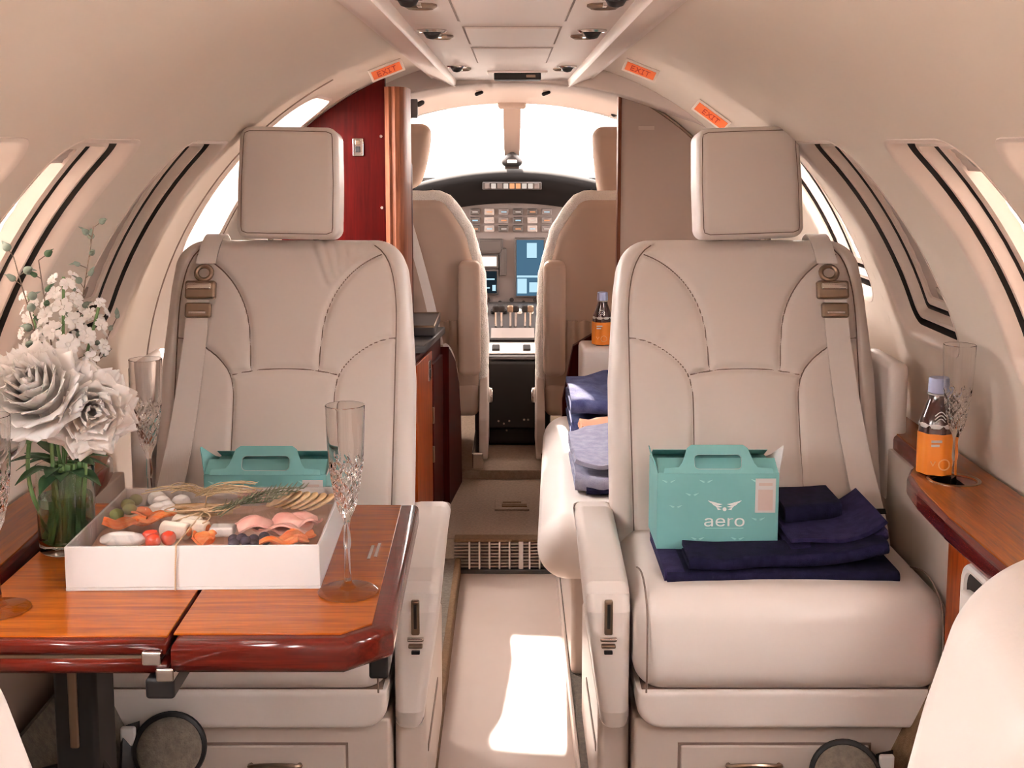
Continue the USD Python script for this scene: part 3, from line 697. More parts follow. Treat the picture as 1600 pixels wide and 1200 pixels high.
# radio stack (centre), displays either side
def disp(x0, x1, z0, z1, mat, name='display'):
    b = part(ip, name, rbox(x0 - .008, x1 + .008, 4.905, 4.93, z0 - .008, z1 + .008, .004), GREYD)
    part(b, 'screen', rbox(x0, x1, 4.902, 4.908, z0, z1, .001), mat); return b
b = disp(.018, .128, .645, .872, SCR)
for z0, z1, x0, x1 in ((.655, .715, .022, .060), (.720, .728, .02, .126), (.80, .86, .06, .10), (.66, .70, .07, .12)):
    part(b, 'screen_field', box(x0, x1, 4.900, 4.903, z0, z1), SCRL)
b = disp(-.128, -.062, .655, .745, SCRD)
for z0, z1, x0, x1 in ((.665, .69, -.08, -.066), (.71, .716, -.12, -.07), (.675, .68, -.12, -.09)): part(b, 'screen_field', box(x0, x1, 4.900, 4.903, z0, z1), SCRL)
disp(-.125, -.045, .825, .868, GREYD, 'radio')
disp(-.125, -.062, .765, .805, WHITEP, 'radio')
disp(-.042, -.030, .735, .83, GREYD, 'radio')
for r in range(3):
    for cidx in range(6):
        x, z = -.15 + cidx * .058, .985 - r * .034
        if r == 0 or (cidx + r) % 2 == 0 or True:
            gname = 'gauge'
            g = part(ip, gname, rbox(x - .020, x + .020, 4.912, 4.93, z - .013, z + .013, .004), (GREYD, GREY, GAUGE)[(cidx * 5 + r * 3) % 3 if (cidx + r) % 4 else 0])
            part(g, 'needle', box(x - .010, x + .012, 4.910, 4.913, z - .0025, z + .0015), (WKEY, AMB, SCRL)[(cidx + 2 * r) % 3])
for k in range(7):
    x = -.145 + k * .048
    part(ip, 'knob', disc_solid(.009, 0, .016, segs=14, b=.002).apply_transform(frame((x, 4.925, .615 + .012 * (k % 2)), (1, 0, 0), (0, 0, 1), (0, -1, 0))), BLACK)

pe = thing('center_pedestal', 'cockpit pedestal with throttle levers above a dark lower box', 'pedestal', (0, 4.6, .13))
part(pe, 'lower_box', rbox(-.103, .107, 4.43, 4.90, .20, .458, .012), BLACK)
part(pe, 'foot', rbox(-.14, .145, 4.47, 4.90, .13, .30, .02), BLACK)
for x, z in ((-.05, .235), (-.03, .225), (-.01, .235), (.045, .24), (.06, .24), (-.02, .19)): part(pe, 'screw', disc_solid(.004, 0, .003, segs=10).apply_transform(frame((x, 4.43 if z > .2 else 4.47, z), (1, 0, 0), (0, 0, 1), (0, -1, 0))), CHROME)
top = prism(Polygon([(4.44, .455), (4.44, .475), (4.80, .62), (4.90, .62), (4.90, .455)]), .20, .006); top = place(top, frame((-.098, 0, 0), (0, 1, 0), (0, 0, 1), (1, 0, 0))); flip_if(top)
part(pe, 'top_plate', top, GREYD)
part(pe, 'quadrant_plate', place(rbox(-.080, .085, 0, .075, -.001, .003, .002), frame((0, 4.560, .475 + .12 * .403 + .001), (1, 0, 0), (0, .927, .374), (0, -.374, .927))), GAUGE)
def onp(x, y, h=0): return np.array([x, y, .475 + (y - 4.44) * .403 + h])
sw = part(pe, 'switch_panel', place(rbox(-.085, .09, 0, .075, 0, .006, .003), frame(onp(0, 4.455), (1, 0, 0), (0, .927, .374), (0, -.374, .927))), WHITEP)
for x in (-.06, .055): part(sw, 'switch', place(rbox(-.014, .014, .015, .05, 0, .014, .003), frame(onp(x, 4.455), (1, 0, 0), (0, .927, .374), (0, -.374, .927))), BLACK)
part(pe, 'label_bar', place(rbox(-.085, .09, 0, .014, 0, .008, .003), frame(onp(0, 4.54), (1, 0, 0), (0, .927, .374), (0, -.374, .927))), BLACK)
for k, x in enumerate((-.062, -.040, -.006, .014, .050, .070)):
    l = part(pe, 'lever', tube([onp(x, 4.64), onp(x, 4.63, .045), onp(x, 4.62, .075)], .005, 8), CHROME)
    part(l, 'knob', rbox(x - .013, x + .013, 4.595, 4.635, onp(x, 4.62, .07)[2], onp(x, 4.62, .098)[2], .008), BLACK if k % 3 != 2 else BRONZE)
for x in (-.075, -.03, .03, .075): part(pe, 'side_knob', disc_solid(.010, 0, .016, segs=12, b=.002).apply_transform(frame(onp(x, 4.74), (1, 0, 0), (0, .927, .374), (0, -.374, .927))), WHITEP if x > 0 else BLACK)

cp = thing('magnetic_compass', 'small dark compass at the foot of the windshield post', 'compass', (0, 5.1, 1.15))
part(cp, 'housing', hull([(-.022, 5.09, 1.185, .022), (.022, 5.09, 1.185, .022), (0, 5.09, 1.205, .02)]), GREYD)
part(cp, 'dial', rbox(-.020, .020, 5.062, 5.075, 1.178, 1.192, .003), BELT)
part(cp, 'stalk', tube([(0, 5.09, 1.20), (0, 5.11, 1.25)], .010, 10), GREYD)

def cockpit_hw(v):
    w = np.interp(v, [0, .20, .45, .60, .69], [.236, .242, .232, .195, .14]); r = .05
    if v > .72 - r: w -= (r - math.sqrt(max(r * r - (v - .72 + r) ** 2, 0)))
    return max(w, .03)
def cockpit_seat(label, sg):
    t = thing('cockpit_seat', label, 'seat', (sg * .35, 4.3, .13), group=None)
    def add(par, name, m, mat, smooth=60):
        m = m.copy(); m.vertices[:, 0] *= sg
        if sg < 0: m.invert()
        return part(par, name, m, mat, None, smooth)
    bv = np.array([0, -.10, .70]); bv /= np.linalg.norm(bv); bn = np.array([0, -bv[2], bv[1]]); o = np.array([.352, 4.22, .355])
    m, sf, bh = pad(cockpit_hw, .72, .11, re=.03, nu=50, nv=60, crown=.012)
    bk = add(t, 'backrest', place(m, frame(o, BU, bn, bv)), LEATHERB)
    ed = np.array([(cockpit_hw(v), v) for v in np.linspace(.0, .705, 40)] + [(x, .715) for x in np.linspace(.10, -.10, 12)] + [(-cockpit_hw(v), v) for v in np.linspace(.705, .0, 40)])
    q = np.array([o + BU * a + bv * b + bn * -.045 for a, b in ed]); q += .004 * (np.array([meshkit.noise(q * 60 + k * 9) for k in range(3)]).T - .5)
    add(t, 'fleece_edge', tube(q, .030, 12), FLEECE)
    # gathered pocket
    rows = []
    for k, v in enumerate(np.linspace(.0, .30, 14)):
        rows.append([o + BU * u + bv * v + bn * (.012 + .008 * math.sin(u * 210 + 1.5 * math.sin(u * 37)) * (v / .30) ** 3 + .006) for u in np.linspace(-.16, .21, 90)])
    pk = add(bk, 'pocket', sheet(np.array(rows), .004), LEATHERB)
    # inboard padded arm, folded up
    add(t, 'folded_armrest', rbox(.108, .182, 4.075, 4.16, .468, .862, .022, 5, 2), LEATHERB)
    b2 = add(t, 'seat_base', rbox(.115, .55, 4.20, 4.62, .30, .42, .03, 4, 2), LEATHERB)
    sidep = prism(Polygon([(4.16, .18), (4.16, .30), (4.24, .42), (4.36, .44), (4.52, .38), (4.60, .25), (4.56, .18)]).buffer(.02), .03, .006); sidep = place(sidep, frame((.085, 0, 0), (0, 1, 0), (0, 0, 1), (1, 0, 0))); flip_if(sidep)
    add(t, 'side_plate', sidep, SHELL)
    add(t, 'pivot', disc_solid(.028, 0, .016, segs=18, b=.003).apply_transform(frame((.085, 4.30, .36), (0, 1, 0), (0, 0, 1), (-1, 0, 0))), CHROME)
    add(t, 'rail', rbox(.10, .14, 4.13, 4.75, .13, .19, .006), CHROME)
    add(t, 'rail', rbox(.50, .54, 4.13, 4.75, .13, .19, .006), CHROME)
    # headrest
    hz = (.90, 1.315) if sg > 0 else (1.10, 1.325)
    hx = (.275, .46)
    m = rbox(hx[0], hx[1], 4.17, 4.25, hz[0], hz[1], .038, 6, 3)
    m.vertices[:, 0] += np.where(m.vertices[:, 0] < .36, (hz[1] - m.vertices[:, 2]) * (.16 if sg > 0 else .20) * ((hz[1] - m.vertices[:, 2]) / (hz[1] - hz[0])), 0)
    add(t, 'headrest', m, LEATHERB)
    if sg < 0:
        sp = spline([(.36, 4.09, 1.03), (.31, 4.085, .85), (.265, 4.085, .66), (.25, 4.09, .58)], 20)
        add(t, 'belt', ribbon(sp, (1, 0, .3), .036, .003), BELT)
    return t
cockpit_seat('left cockpit seat seen from behind, with a slanting belt across its beige back', -1)
cockpit_seat('right cockpit seat seen from behind, beside the tall beige divider panel', 1)
for x, nm in ((-.115, 'left'), (.118, 'right')):
    t = thing('visor_clip', 'small dark clip under the cockpit roof, ' + ('left' if x < 0 else 'right') + ' of the windshield post', 'clip', (x, 4.3, 1.44))
    part(t, 'bracket', rbox(x - .010, x + .010, 4.28, 4.33, 1.428, 1.450, .004), CHROME)
    part(t, 'knob', hull([(x - .008, 4.28, 1.428, .007), (x + .010, 4.28, 1.434, .006)]), BLACK)
t = thing('sun_visor_mount', 'dark mount at the top right corner of the windshield', 'bracket', (.40, 4.7, 1.36))
part(t, 'bracket', rbox(.385, .425, 4.68, 4.74, 1.37, 1.40, .006), GREYD); part(t, 'knob', hull([(.388, 4.67, 1.37, .012), (.405, 4.67, 1.375, .010)]), BLACK)
t = thing('handle_bracket', 'small grey bracket at the top left edge of the cockpit doorway', 'bracket', (-.29, 3.6, 1.38))
part(t, 'plate', rbox(-.295, -.275, 3.58, 3.60, 1.33, 1.385, .003), GREY); part(t, 'knob', hull([(-.272, 3.59, 1.37, .008), (-.262, 3.59, 1.375, .007)]), GREYD)
# hatch and grille in the forward floor
hp_ = part(ff, 'hatch', box(-.035, .055, 3.785, 3.84, .1, .104), CARPETB) if False else None
fh = thing('floor_hatch', 'dark slotted pull in the beige carpet step ahead of the grille', 'hatch', (0, 3.8, .10))
part(fh, 'plate', rbox(-.055, .055, 3.75, 3.86, .099, .104, .002), CARPET)
part(fh, 'slot', rbox(-.032, .048, 3.775, 3.805, .101, .1065, .002), CARPETB)
part(fh, 'slot', rbox(-.030, .030, 3.82, 3.832, .101, .106, .002), CARPETB)
SLATM = M('grille_slat', (.34, .27, .22), .5)
vg = thing('step_grille', 'dark slotted vent grille in the step at the end of the aisle', 'grille', (0, 3.46, .05))
part(vg, 'backing', box(-.17, .16, 3.466, 3.47, .0, .10), DARK)
for k in range(8): part(vg, 'slat', rbox(-.17, .16, 3.454, 3.468, .018 + k * .0098, .0225 + k * .0098, .0015), SLATM)
for k in range(10): part(vg, 'upright', rbox(-.128 + k * .0295, -.1225 + k * .0295 + (.008 if k == 5 else 0), 3.450, 3.468, .014, .097, .0015), BELT)
part(vg, 'frame', rbox(-.17, .16, 3.448, 3.47, .0, .014, .003), GREYD)
part(vg, 'nosing', rbox(-.17, .16, 3.452, 3.50, .094, .104, .004), CARPETB)

# ------------------------------------------------------------------ side ledges and wall panels
LZ = .69
lg = thing('side_ledge', 'glossy amber wooden ledge along the right wall with a round cup holder', 'ledge', (.76, 1.6, .05))
outl = [(.655, -.5), (.660, 1.80), (.668, 1.95), (.680, 2.04), (.700, 2.085), (.728, 2.10), (.742, 2.14), (.752, 2.50), (.775, 2.64), (.828, 2.64), (.828, -.5)]
ledge = Polygon(outl).buffer(.008).buffer(-.008)
CUP = (.746, 2.0)
topm = shift(prism(ledge.buffer(-.006).difference(shapely.Point(CUP).buffer(.036)), .004, .001), (0, 0, LZ - .004))
part(lg, 'worktop', topm, WOOD_OY)
part(lg, 'edge_band', shift(prism(ledge.difference(shapely.Point(CUP).buffer(.037)), .040, .010), (0, 0, LZ - .0415)), WOOD_EY)
part(lg, 'cup_holder', lathe([(.030, LZ - .03), (.034, LZ - .03), (.036, LZ - .002), (.040, LZ + .002), (.044, LZ + .001), (.044, LZ - .002), (.037, LZ - .004)], 40, (CUP[0], CUP[1], 0)), BRONZE)
part(lg, 'cup_well', lathe([(0, LZ - .028), (.033, LZ - .028), (.0345, LZ - .004)], 32, (CUP[0], CUP[1], 0)), BLACK)
part(lg, 'side_panel', rbox(.706, .718, -.5, 1.905, .05, LZ - .035, .003), WOOD_OZ)
sp = prism(Polygon([(1.935, .30), (1.935, LZ - .04), (2.06, LZ - .036), (2.13, LZ - .03), (2.50, LZ - .03), (2.50, .30)]), .012, .003); sp = place(sp, frame((.728, 0, 0), (0, 1, 0), (0, 0, 1), (1, 0, 0))); flip_if(sp)
sp.vertices[:, 0] += (sp.vertices[:, 1] - 1.935) * .03
part(lg, 'padded_panel', sp, M('panel_fabric', (.56, .475, .41), .8, col2=(.50, .42, .36), scale=8), smooth=20)
pf = rr(1.50, 1.80, .50, .615, .03); pf3 = np.array([(.697, a, b) for a, b in pf])
part(lg, 'pocket_rim', tube(pf3, .008, 8, closed=True), WHITEP)
part(lg, 'pocket_well', shift(place(prism(Polygon(pf), .003), frame((.696, 0, 0), (0, 1, 0), (0, 0, 1), (1, 0, 0))), (0, 0, 0)), BLACK)
pk_ = thing('snack_packet', 'orange and white packet in the pocket under the right ledge', 'packet', (.69, 1.65, .50))
pm_ = rbox(.676, .694, 1.53, 1.77, .512, .60, .006, 3, 3); pm_.vertices[:, 2] += (pm_.vertices[:, 1] - 1.65) * -.12
part(pk_, 'wrapper', pm_, WHITEP); part(pk_, 'stripe', rbox(.6745, .677, 1.56, 1.70, .53, .575, .001), M('packet_orange', (.75, .22, .05), .4))
ll = thing('side_ledge', 'wooden ledge along the left wall behind the flower vase', 'ledge', (-.77, 1.6, .05))
o2 = Polygon([(-.705, -.5), (-.715, 1.70), (-.745, 2.18), (-.76, 2.26), (-.80, 2.30), (-.828, 2.30), (-.828, -.5)])
part(ll, 'worktop', shift(prism(o2.buffer(-.004), .004, .001), (0, 0, .662)), WOOD_OY)
part(ll, 'edge_band', shift(prism(o2, .040, .008), (0, 0, .6245)), WOOD_EY)
part(ll, 'side_panel', rbox(-.765, -.745, -.5, 2.28, .05, .628, .003), PANEL)
sw2 = np.array([[(-.60 - .20 * (z - .05) / .5, y, z) for y in (-.5, 2.0)] for z in (.05, .3, .46)])

# ------------------------------------------------------------------ folding table
TZ = .65
tb = thing('folding_table', 'glossy amber wooden folding table with dark red edges in front of the left seat', 'table', (-.43, 1.72, .05))
rl = Polygon([(-.418, 1.425), (-.205, 1.425), (-.150, 1.475), (-.158, 2.003), (-.428, 2.003)])
lf = Polygon([(-.704, 1.425), (-.424, 1.425), (-.434, 2.003), (-.712, 2.003)])
part(tb, 'leaf_veneer', shift(prism(Polygon([(-.4195, 1.445), (-.212, 1.445), (-.177, 1.477), (-.186, 1.988), (-.4285, 1.992)]), .003, .0008), (0, 0, TZ - .0028)), WOOD_O)
part(tb, 'leaf_edge', shift(prism(rl, .044, .012), (0, 0, TZ - .0457)), WOOD_E)
part(tb, 'leaf_veneer', shift(prism(Polygon([(-.700, 1.437), (-.4255, 1.437), (-.4345, 1.998), (-.708, 1.998)]), .003, .0008), (0, 0, TZ - .0028)), WOOD_O)
part(tb, 'leaf_edge', shift(prism(lf, .020, .006), (0, 0, TZ - .0217)), WOOD_E)
part(tb, 'brass_strip', shift(prism(lf.buffer(-.004, join_style=2), .004), (0, 0, TZ - .0255)), BRONZE)
part(tb, 'leaf_underside', shift(prism(lf, .020, .006), (0, 0, TZ - .045)), WOOD_E)
hg = part(tb, 'hinge', rbox(-.452, -.428, 1.416, 1.44, TZ - .030, TZ - .012, .003), CHROME)
part(hg, 'hinge_plate', rbox(-.436, -.414, 1.418, 1.446, TZ - .052, TZ - .034, .003), CHROME)
part(hg, 'hinge_arm', rbox(-.450, -.414, 1.42, 1.60, TZ - .075, TZ - .048, .005), BLACK)
la = part(tb, 'latch', rbox(-.212, -.207, 1.715, 1.775, TZ, TZ + .0022, .0008), CHROME)
part(tb, 'latch', rbox(-.203, -.198, 1.725, 1.785, TZ, TZ + .0022, .0008), CHROME)
part(tb, 'corner_bracket', rbox(-.185, -.160, 1.50, 1.54, TZ - .085, TZ - .044, .004), BLACK)
lg2 = part(tb, 'leg', rbox(-.635, -.575, 1.60, 1.68, .30, TZ - .045, .008), BLACK)
part(lg2, 'brass_inlay', rbox(-.613, -.600, 1.596, 1.602, .42, TZ - .06, .003), BRONZE)
fm = hull([(-.64, 1.62, .30, .012), (-.57, 1.62, .30, .012), (-.64, 1.68, .30, .012), (-.57, 1.68, .30, .012), (-.70, 1.60, .10, .02), (-.60, 1.60, .10, .02), (-.70, 1.72, .10, .02), (-.60, 1.72, .10, .02), (-.66, 1.62, .37, .01), (-.585, 1.62, .39, .01)])
part(tb, 'foot', fm, BLACK)
part(tb, 'underframe', rbox(-.68, -.42, 1.55, 1.62, TZ - .085, TZ - .045, .006), BLACK)

# ------------------------------------------------------------------ glassware
GLASS = M('crystal', (1, 1, 1), .0, transmission_weight=1.0, ior=1.46)
def flute_mesh():
    out = [(0, .0), (.038, .0), (.0405, .0012), (.0405, .0025), (.036, .0045), (.012, .0075), (.0058, .014), (.0042, .030), (.0038, .060), (.0042, .090), (.006, .104), (.0095, .112), (.0150, .132), (.0195, .155), (.0225, .178), (.0245, .205), (.0258, .235), (.0264, .258)]
    inn = [(.0256, .2585), (.0249, .235), (.0236, .205), (.0212, .178), (.0178, .155), (.0125, .134), (.006, .120), (0, .117)]
    op = spline([(r, z, 0) for r, z in out[8:]], 70)[:, :2]
    prof = out[:8] + [tuple(x) for x in op] + inn
    def cut(th, r, z):
        band = np.clip((z - .108) / .012, 0, 1) * np.clip((.185 - z + .008 * np.cos(8 * th)) / .010, 0, 1)
        inner = (np.arange(len(prof)) >= 8 + 70)[:, None]
        a = np.abs(((th * 8 / PI + z * 95) % 2) - 1); b = np.abs(((th * 8 / PI - z * 95) % 2) - 1)
        return np.where(inner, r, r - band * .0022 * (np.clip(1 - a * 3.2, 0, 1) + np.clip(1 - b * 3.2, 0, 1)) + band * .0006)
    return lathe(prof, 96, mod=cut)
def flute(label, loc):
    t = thing('champagne_flute', label, 'glass', loc, group=None)
    part(t, 'glass', shift(flute_mesh(), loc), GLASS, smooth=30); return t
f0 = flute('champagne flute standing on the right front corner of the wooden table', (-.222, 1.585, TZ))
dup(f0, (-.592, 1.935, TZ), 'champagne flute behind the white food box, beside the white roses')
dup(f0, (CUP[0], CUP[1], LZ - .027), 'champagne flute standing in the cup holder of the right ledge')
dup(f0, (-.668, 1.52, TZ), 'champagne flute at the left edge of the picture, mostly cut off')

# ------------------------------------------------------------------ gable boxes
TEAL = M('teal_card', (.175, .435, .425), .55, col2=(.19, .455, .445), scale=20)
TEALP = M('teal_print', (.34, .65, .615), .55)
WHITEC = M('white_card', (.63, .60, .585), .6)
INKW = M('white_ink', (.86, .86, .84), .5)
def wing(sx, k):      # one feather bar of a wing mark, in the xz plane
    pts = [(.004 + .0005 * k, -.0045 * k), (.012, .002 - .0045 * k), (.030 - .006 * k, .007 - .0045 * k), (.026 - .006 * k, .003 - .0045 * k), (.012, -.0018 - .0045 * k)]
    p = Polygon([(sx * a, b) for a, b in pts]); return shapely.geometry.polygon.orient(p.buffer(0))
def face_mesh(poly2d, o, th=.0006):     # polygons in (x, z) printed on the face y = o[1]
    gs = getattr(poly2d, 'geoms', [poly2d]); ms = []
    for g in gs:
        m = prism(g, th); m = place(m, frame(o, (1, 0, 0), (0, 0, 1), (0, -1, 0))); flip_if(m); ms.append(m)
    return cat(ms)
def gable_box(label, loc):
    """w .216, d .13, h .142 + handle; front faces -y"""
    t = thing('gable_box', label, 'box', loc); L = np.array(loc); w, d, h = .108, .065, .140
    def A(par, name, m, mat, sm=25): return part(par, name, shift(m, L), mat, None, sm)
    A(t, 'body', rbox(-w, w, -d, d, 0, h, .0015, 2, 1), TEAL)
    # roof panels leaning to the ridge, handle plate, side tabs
    rz, ry = h + .018, .030
    for s in (-1, 1):
        g = np.array([[(x, s * (d + (ry - d) * q), h + (rz - h) * q) for x in np.linspace(-w + .002 + .0 * q, w - .002 - .0 * q, 6)] for q in (0, .5, 1)]); A(t, 'roof_panel', sheet(g, .001), TEAL)
    hp = Polygon([(-.098, 0), (-.096, .010), (-.070, .012), (-.064, .020), (-.054, .046), (-.046, .052), (.046, .052), (.054, .046), (.064, .020), (.070, .012), (.096, .010), (.098, 0)]).difference(Polygon(rr(-.042, .042, .008, .034, .008)))
    hm = prism(hp, .0022, .0005); n1 = np.array([0, -.84, .0]); 
    ux, uz = np.array([1, 0, 0]), np.array([0, .42, .91]); uz /= np.linalg.norm(uz)
    m = place(hm, frame((0, -d + .001, h - .002), ux, uz, np.cross(ux, uz))); flip_if(m); hh = A(t, 'handle', m, TEAL)
    rim = np.array(Polygon(rr(-.0425, .0425, .0075, .0345, .0085)).exterior.coords)[:-1]
    A(hh, 'cut_edge', tube([np.array([0, -d + .0005, h - .0015]) + ux * a + uz * b for a, b in rim], .0012, 5, closed=True), WHITEC)
    for s in (-1, 1):
        g = Polygon([(-d + .001, 0), (-d + .03, .045), (-d + .036, .046), (d - .035, .012), (d - .001, 0)])
        m = prism(g, .0014); m = place(m, frame((s * (w - .001), 0, h - .003), (0, 1, 0), (s * .30, 0, .95), (.95, 0, -s * .30))); flip_if(m); tb_ = A(t, 'side_tab', m, WHITEC if s > 0 else TEAL)
    # print on the front
    y = -d - .0002; c = (0, y, 0)
    pr = A(t, 'print', shift(face_mesh(shapely.union_all([wing(s, k) for s in (-1, 1) for k in range(3)] + [shapely.Point(0, -.009).buffer(.0035)]), c), (.012, 0, .083)), INKW)
    tx = meshkit.text_mesh('aero', .023, .0007); tx.apply_scale([1.12, .86, 1]); tx.apply_translation((-tx.bounds[:, 0].mean(), 0, 0))
    A(pr, 'lettering', place(tx, frame((.012, y, .043), (1, 0, 0), (0, 0, 1), (0, -1, 0))), INKW)
    A(pr, 'rule', box(-.022, .046, y - .0006, y, .0385, .0398), TEALP)
    for mx, mz in ((-.022, .125), (-.046, .101), (-.075, .079), (.070, .126), (.072, .056), (-.035, .020), (.036, .020), (-.088, .125)):
        q = shapely.union_all([wing(s, k) for s in (-1, 1) for k in range(2)]); q = shapely.affinity.scale(q, .40, .40, origin=(0, 0))
        A(t, 'motif', shift(face_mesh(q, c), (mx, 0, mz)), TEALP)
    st = A(t, 'sticker', box(.066, .102, y - .0008, y, .068, .130), WHITEC)
    A(st, 'sticker_field', box(.071, .097, y - .0012, y, .072, .110), M('sticker_pink', (.62, .47, .42), .6) if 'stp' not in _mats else _mats['stp']); _mats['stp'] = _mats['sticker_pink']
    A(st, 'sticker_line', box(.072, .096, y - .0012, y, .117, .122), _mats['sticker_pink'])
    return t
import shapely.affinity
g0 = gable_box('teal cardboard gable box standing on the dark cloths on the right seat', (.366, 2.165, .5345))
dup(g0, (-.435, 2.15, .536), 'teal cardboard gable box on the left seat, half hidden behind the white food box')

# ------------------------------------------------------------------ cloths
NAVY = M('navy_cloth', (.007, .006, .024), .9, col2=(.014, .012, .042), scale=60, bump=(500, .6, .002), specular_ior_level=.15)
NAVYL = M('navy_cloth_light', (.020, .016, .060), .9, col2=(.034, .028, .085), scale=60, bump=(500, .6, .002), specular_ior_level=.15)
DENIM = M('blue_grey_cloth', (.27, .265, .37), .9, col2=(.36, .35, .45), scale=50, bump=(420, .7, .002))
DENIMD = M('blue_cloth', (.035, .04, .13), .9, col2=(.085, .10, .22), scale=25, bump=(420, .7, .002))
def folded(x0, x1, yf, yb, z0, layers, gap, th, seed, wav=.004, skew=0.0, tilt=0.0):
    """cloth folded to and fro: rounded folds along the front and the back, gently wavy"""
    path = []
    for k in range(layers):
        z = z0 + th / 2 + k * gap; ya, yb_ = (yb, yf) if k % 2 == 0 else (yf, yb)
        for q in np.linspace(0, 1, 10): path.append((ya + (yb_ - ya) * q, z))
        if k < layers - 1:
            s = -1 if k % 2 == 0 else 1
            for a in np.linspace(-PI / 2, PI / 2, 8)[1:-1]: path.append((yb_ + s * gap / 2 * math.cos(a), z + gap / 2 + gap / 2 * math.sin(a)))
    P = np.array(path); xs = np.linspace(x0, x1, 26)
    g = np.zeros((len(P), len(xs), 3)); g[..., 0] = xs[None]; g[..., 1] = P[:, 0][:, None]; g[..., 2] = P[:, 1][:, None]
    n1 = meshkit.noise(np.stack([g[..., 0] * 14, g[..., 1] * 9, np.full(g.shape[:2], seed * 3.1)], -1)); n2 = meshkit.noise(np.stack([g[..., 0] * 30, g[..., 1] * 20, np.full(g.shape[:2], seed * 1.7)], -1))
    up = (P[:, 1] - z0)[:, None] / max(layers * gap, 1e-6)
    g[..., 2] += wav * (n1 + .4 * n2) * up; g[..., 1] += wav * 1.8 * (n1 - .5) + skew * (g[..., 0] - x0)
    g[..., 2] += tilt * np.clip((g[..., 0] - (x0 + x1) / 2) / (x1 - x0) * 2, 0, 1) ** 2
    return sheet(g, th)
t = thing('folded_cloth', 'navy cloth folded flat under the teal box on the right seat', 'cloth', (.45, 2.1, .51))
part(t, 'fabric', folded(.262, .655, 1.985, 2.24, .5150, 2, .010, .008, 3, .003), NAVY, smooth=60)
part(t, 'lining', folded(.258, .292, 1.990, 2.20, .5152, 2, .010, .0092, 9, .003), NAVYL, smooth=60)
t = thing('folded_cloth', 'loosely folded navy cloth, its corners turned up right of the teal box', 'cloth', (.5, 2.04, .55))
part(t, 'fabric', folded(.300, .640, 1.992, 2.075, .5355, 2, .011, .008, 5, .008, skew=.03, tilt=.024), NAVY, smooth=60)
part(t, 'fold', folded(.482, .650, 2.03, 2.21, .538, 3, .012, .007, 6, .012, skew=.10, tilt=.034), NAVYL, smooth=60)
part(t, 'turned_corner', folded(.49, .60, 2.13, 2.24, .572, 2, .020, .006, 8, .018, skew=.25), NAVY, smooth=60)
t = thing('folded_cloth', 'faded blue folded cloth at the far end of the side-facing seat', 'cloth', (.27, 3.4, .44))
part(t, 'fabric', folded(.165, .46, 3.34, 3.66, .440, 4, .024, .010, 11, .045, skew=.12), DENIMD, smooth=60)
t = thing('folded_cloth', 'pale blue-grey folded cloth nearer on the side-facing seat', 'cloth', (.25, 3.0, .44))
part(t, 'fabric', folded(.150, .42, 2.80, 3.16, .437, 3, .022, .010, 12, .040, skew=.10), DENIM, smooth=60)
part(t, 'dark_lining', folded(.175, .40, 2.78, 2.90, .4365, 2, .009, .006, 14, .006), NAVY, smooth=60)
t = thing('folded_cloth', 'small peach coloured cloth between the two folded blue cloths', 'cloth', (.24, 3.24, .44))
part(t, 'fabric', folded(.185, .36, 3.18, 3.29, .440, 3, .020, .012, 17, .035), M('peach', (.66, .33, .21), .8), smooth=60)

# ------------------------------------------------------------------ bottles
ORANGE = M('orange_label', (.80, .235, .020), .45); LAV = M('lavender_cap', (.44, .47, .68), .45); JUICE = M('dark_juice', (.045, .012, .010), .08, coat_weight=.8)
PET = pane_mat('bottle_film', (1, 1, 1), .06, .8, .03)
def bottle(label, loc):
    t = thing('juice_bottle', label, 'bottle', loc); L = np.array(loc)
    A = lambda par, n, m, mt, sm=40: part(par, n, shift(m, L), mt, None, sm)
    prof = [(0, 0), (.024, 0), (.028, .004), (.0285, .010), (.0285, .078), (.0285, .092), (.026, .104), (.021, .118), (.0165, .130), (.0155, .140), (0, .140)]
    sq = lambda th, r, z: r * (1 + .10 * np.cos(4 * th) ** 2 * np.clip((.10 - z) / .02, 0, 1))
    A(t, 'bottle', lathe(prof, 48, mod=sq), JUICE)
    lb = A(t, 'label', lathe([(.0292, .004), (.0300, .005), (.0300, .074), (.0292, .075)], 48, mod=lambda th, r, z: r * (1 + .10 * np.cos(4 * th) ** 2)), ORANGE)
    A(t, 'film_band', lathe([(.0292, .084), (.0300, .085), (.0300, .090), (.0288, .092)], 40), WHITEC)
    A(t, 'cap', lathe([(0, .168), (.0150, .168), (.0165, .166), (.0170, .150), (.0170, .143), (.0150, .142)], 36, mod=lambda th, r, z: r + .0004 * np.cos(24 * th) * (z < .166)), LAV)
    A(t, 'neck_ring', lathe([(.0155, .1385), (.0175, .139), (.0175, .141), (.0155, .1415)], 30), WHITEC)
    for k, (a, z, wd) in enumerate(((-.35, .062, .018), (-.35, .055, .014))): A(lb, 'lettering', box(-.020, -.020 + wd, -.0338, -.0325, z, z + .004), WHITEC)
    A(lb, 'lettering', tube([(.003 + .009 * math.cos(a), -.0335, .024 + .009 * math.sin(a)) for a in np.linspace(0, 2 * PI, 24)[:-1]], .0012, 5, closed=True), M('label_pale', (.85, .42, .16), .5) if 'label_pale' not in _mats else _mats['label_pale'])
    A(lb, 'lettering', tube([(-.020, -.0330, .030), (-.016, -.0332, .022), (-.012, -.0334, .030)], .0012, 5), _mats['label_pale'])
    for k in range(3): A(t, 'highlight_label', tube([(.012 * math.sin(a) - .004, -.0295 + .003 * abs(a), .098 + .006 * k + .004 * math.cos(3 * a)) for a in np.linspace(-.9, .9, 9)], .0009, 5), WHITEC)
    return t
b0 = bottle('small dark juice bottle with lavender cap and orange label on the right ledge', (.728, 2.04, LZ))
